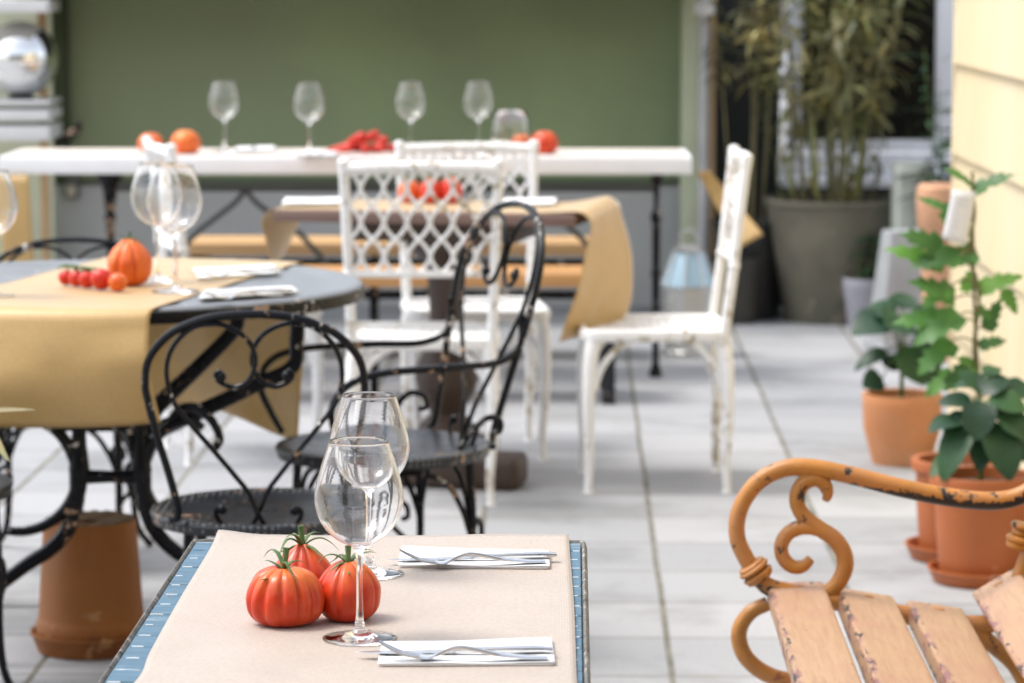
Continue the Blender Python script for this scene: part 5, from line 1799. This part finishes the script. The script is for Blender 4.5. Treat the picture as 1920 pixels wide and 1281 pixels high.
# ================================================================== LEFT: shelf with glass globe, wall bracket, reed leaf
RY = 13.35
rx0, rx1 = at(-130, 200, y=RY).x, at(62, 200, y=RY).x
SHW = mat('white_shelf_paint', (.74, .74, .73), .5, 0, .05, 5)
LATH = mat('honey_lath', (.52, .34, .17), .6, 0, .2, 6)
rk = thing('shelf_rack', 'white shelf rack with tan uprights at the left end of the green wall', 'shelf', (0, 0, 0))
for u0, u1 in ((50, 66), (-140, -124)):
    a, b_ = at(u0, 200, y=RY).x, at(u1, 200, y=RY).x
    for dy in ((.36,) if u0 > 0 else (0, .36)):
        MB().box((b_ - a, .03, 1.75), ((a + b_) / 2, RY + dy, .875), bevel=.003).build('upright', LATH, rk)
for v, th in ((12, .05), (193, .018), (216, .045), (250, .06)):
    zz = at(30, v, y=RY).z
    xe = at(92, 200, y=RY).x
    MB().box((xe - rx0 + .1, .39, th), ((xe + rx0 - .1) / 2, RY + .18, zz), bevel=.004).build('shelf_board', SHW, rk)
MB().box((1.6, .05, 2.2), (at(97, 100, y=14.05).x - .8, 14.06, 1.1)).build('back_panel', mat('pale_cream_panel', (.58, .60, .44), .7, 0, .15, 2), rk)
zg = at(30, 185, y=RY).z + .002
gr_ = 71 * RY / FPX
gx = at(27, 96, y=RY).x
pg2 = thing('gazing_globe', 'big mirrored gazing globe standing on the shelf rack', 'globe', (gx, RY + .16, at(30, 193, y=RY).z + .0095))
MB().lathe([(0, 0), (.05, 0), (.055, .012), (.04, .022), (0, .022)], 32).build('stand', IRONGREY, pg2)
MIRROR = mat('mirrored_glass', (.88, .88, .86), .05, 1.0, 0, 5)
b = MB().sphere(Vector((0, 0, gr_ + .012)), gr_, 48, 32)
b.build('globe', MIRROR, pg2, angle=180)
yb_ = 14.14
q = at(132, 255, y=yb_)
br = thing('wall_bracket', 'black iron bracket lamp on the green wall above the long table', 'wall bracket', (q.x, yb_, q.z))
MB().tube([(-.085, 0, -.03), (-.05, -.05, -.01), (0, -.09, .0), (.04, -.09, .035), (.05, -.07, .06)], [.016, .020, .022, .024, .014], 10).build('arm', BLACK_IRON, br)
MB().lathe([(0, 0), (.05, 0), (.05, .012), (.0, .014)], 20, Matrix.Translation((-.085, .03, -.03)) @ Matrix.Rotation(PI / 2, 4, 'X')).build('wall_plate', BLACK_IRON, br)
q = at(135, 345, y=14.17)
sk = thing('wall_socket', 'grey weatherproof socket on the plinth below the long table', 'socket', (q.x, 14.17, q.z))
MB().box((.062, .05, .13), (0, 0, 0), bevel=.008).build('housing', mat('dark_grey_plastic', (.10, .10, .095), .5), sk)
MB().box((.04, .012, .05), (0, -.03, -.03), bevel=.004).build('flap', mat('beige_plastic', (.42, .38, .30), .5), sk)

# reed plant standing just outside the left edge; two blade tips reach into view
pr_ = at(-150, 1200, z=0)
RP = pot('potted_reed', 'potted reed whose leaf tips poke in at the left edge below the brown paper', (pr_.x - .05, 5.6, 0), .13, .10, .26, TERRA, .012, None, group='potted reeds', cat='potted plant')
RP.rotation_euler = (0, 0, 0)
o0 = Vector((pr_.x - .05, 5.6, .0))
lb, sb = MB(), MB()
tips = [((-60, 775), (66, 770), .011, (0, -.8, .6)), ((-20, 800), (19, 866), .018, (-.4, -.9, .3)), ((-90, 700), (-160, 640), .02, (0, -.5, .8)), ((-100, 820), (-190, 880), .024, (0, -.6, .8))]
for (ru, rv), (tu, tv), W, nn in tips:
    a, b_ = at(ru, rv, y=5.6) - o0, at(tu, tv, y=5.52) - o0
    sb.tube([Vector((.02, 0, .2)), Vector((a.x * .4, 0, a.z * .6)), a], [.005, .004, .003], 6)
    leaf_at(lb, sb, a, b_, W, nn, 'lance', .25, None, .25)
sb.build('cane', STEM_GREEN, RP); lb.build('foliage', LEAF_REED, RP, angle=180, recalc=False)
# ------------------------------------------------------------------ camera, light
cam = bpy.data.cameras.new('camera')
cam.sensor_width = 36
cam.lens = 36 * FPX / 1920
cam.clip_start, cam.clip_end = .05, 500
cam.dof.use_dof = True
cam.dof.focus_distance = 4.1
cam.dof.aperture_fstop = 7.2
co = bpy.data.objects.new('camera', cam)
COL.objects.link(co)
co.location = CAM
co.rotation_euler = (PI / 2 - PITCH, 0, 0)
sc.camera = co

SUN_EL, SUN_AZ = math.radians(62), math.radians(-84)      # azimuth from +Y towards +X : behind and to the left
w = bpy.data.worlds.new('World')
sc.world = w
w.use_nodes = True
nt = w.node_tree
bg = nt.nodes['Background']
sky = nt.nodes.new('ShaderNodeTexSky')
sky.sky_type = 'NISHITA'
sky.sun_disc = False
sky.sun_elevation = SUN_EL
sky.sun_rotation = SUN_AZ
sky.air_density = 1.0
sky.dust_density = 3.0
hs = nt.nodes.new('ShaderNodeHueSaturation')
hs.inputs['Saturation'].default_value = .42
nt.links.new(sky.outputs[0], hs.inputs['Color'])
nt.links.new(hs.outputs[0], bg.inputs['Color'])
bg.inputs['Strength'].default_value = .15
sun = bpy.data.lights.new('sun', 'SUN')
sun.energy = 1.0
sun.angle = math.radians(20)
sun.color = (1, .975, .935)
so = bpy.data.objects.new('sun', sun)
COL.objects.link(so)
d = Vector((math.sin(SUN_AZ) * math.cos(SUN_EL), math.cos(SUN_AZ) * math.cos(SUN_EL), math.sin(SUN_EL)))
so.rotation_euler = d.to_track_quat('Z', 'Y').to_euler()

vs_ = sc.view_settings
vs_.view_transform = 'Standard'
vs_.look = 'None'
vs_.exposure = 1.18
vs_.gamma = 1
cy = sc.cycles
cy.max_bounces = 14
cy.transmission_bounces = 14
cy.glossy_bounces = 5
cy.diffuse_bounces = 4
cy.transparent_max_bounces = 12
cy.caustics_refractive = True
cy.caustics_reflective = False
cy.sample_clamp_indirect = 6
cy.use_denoising = True
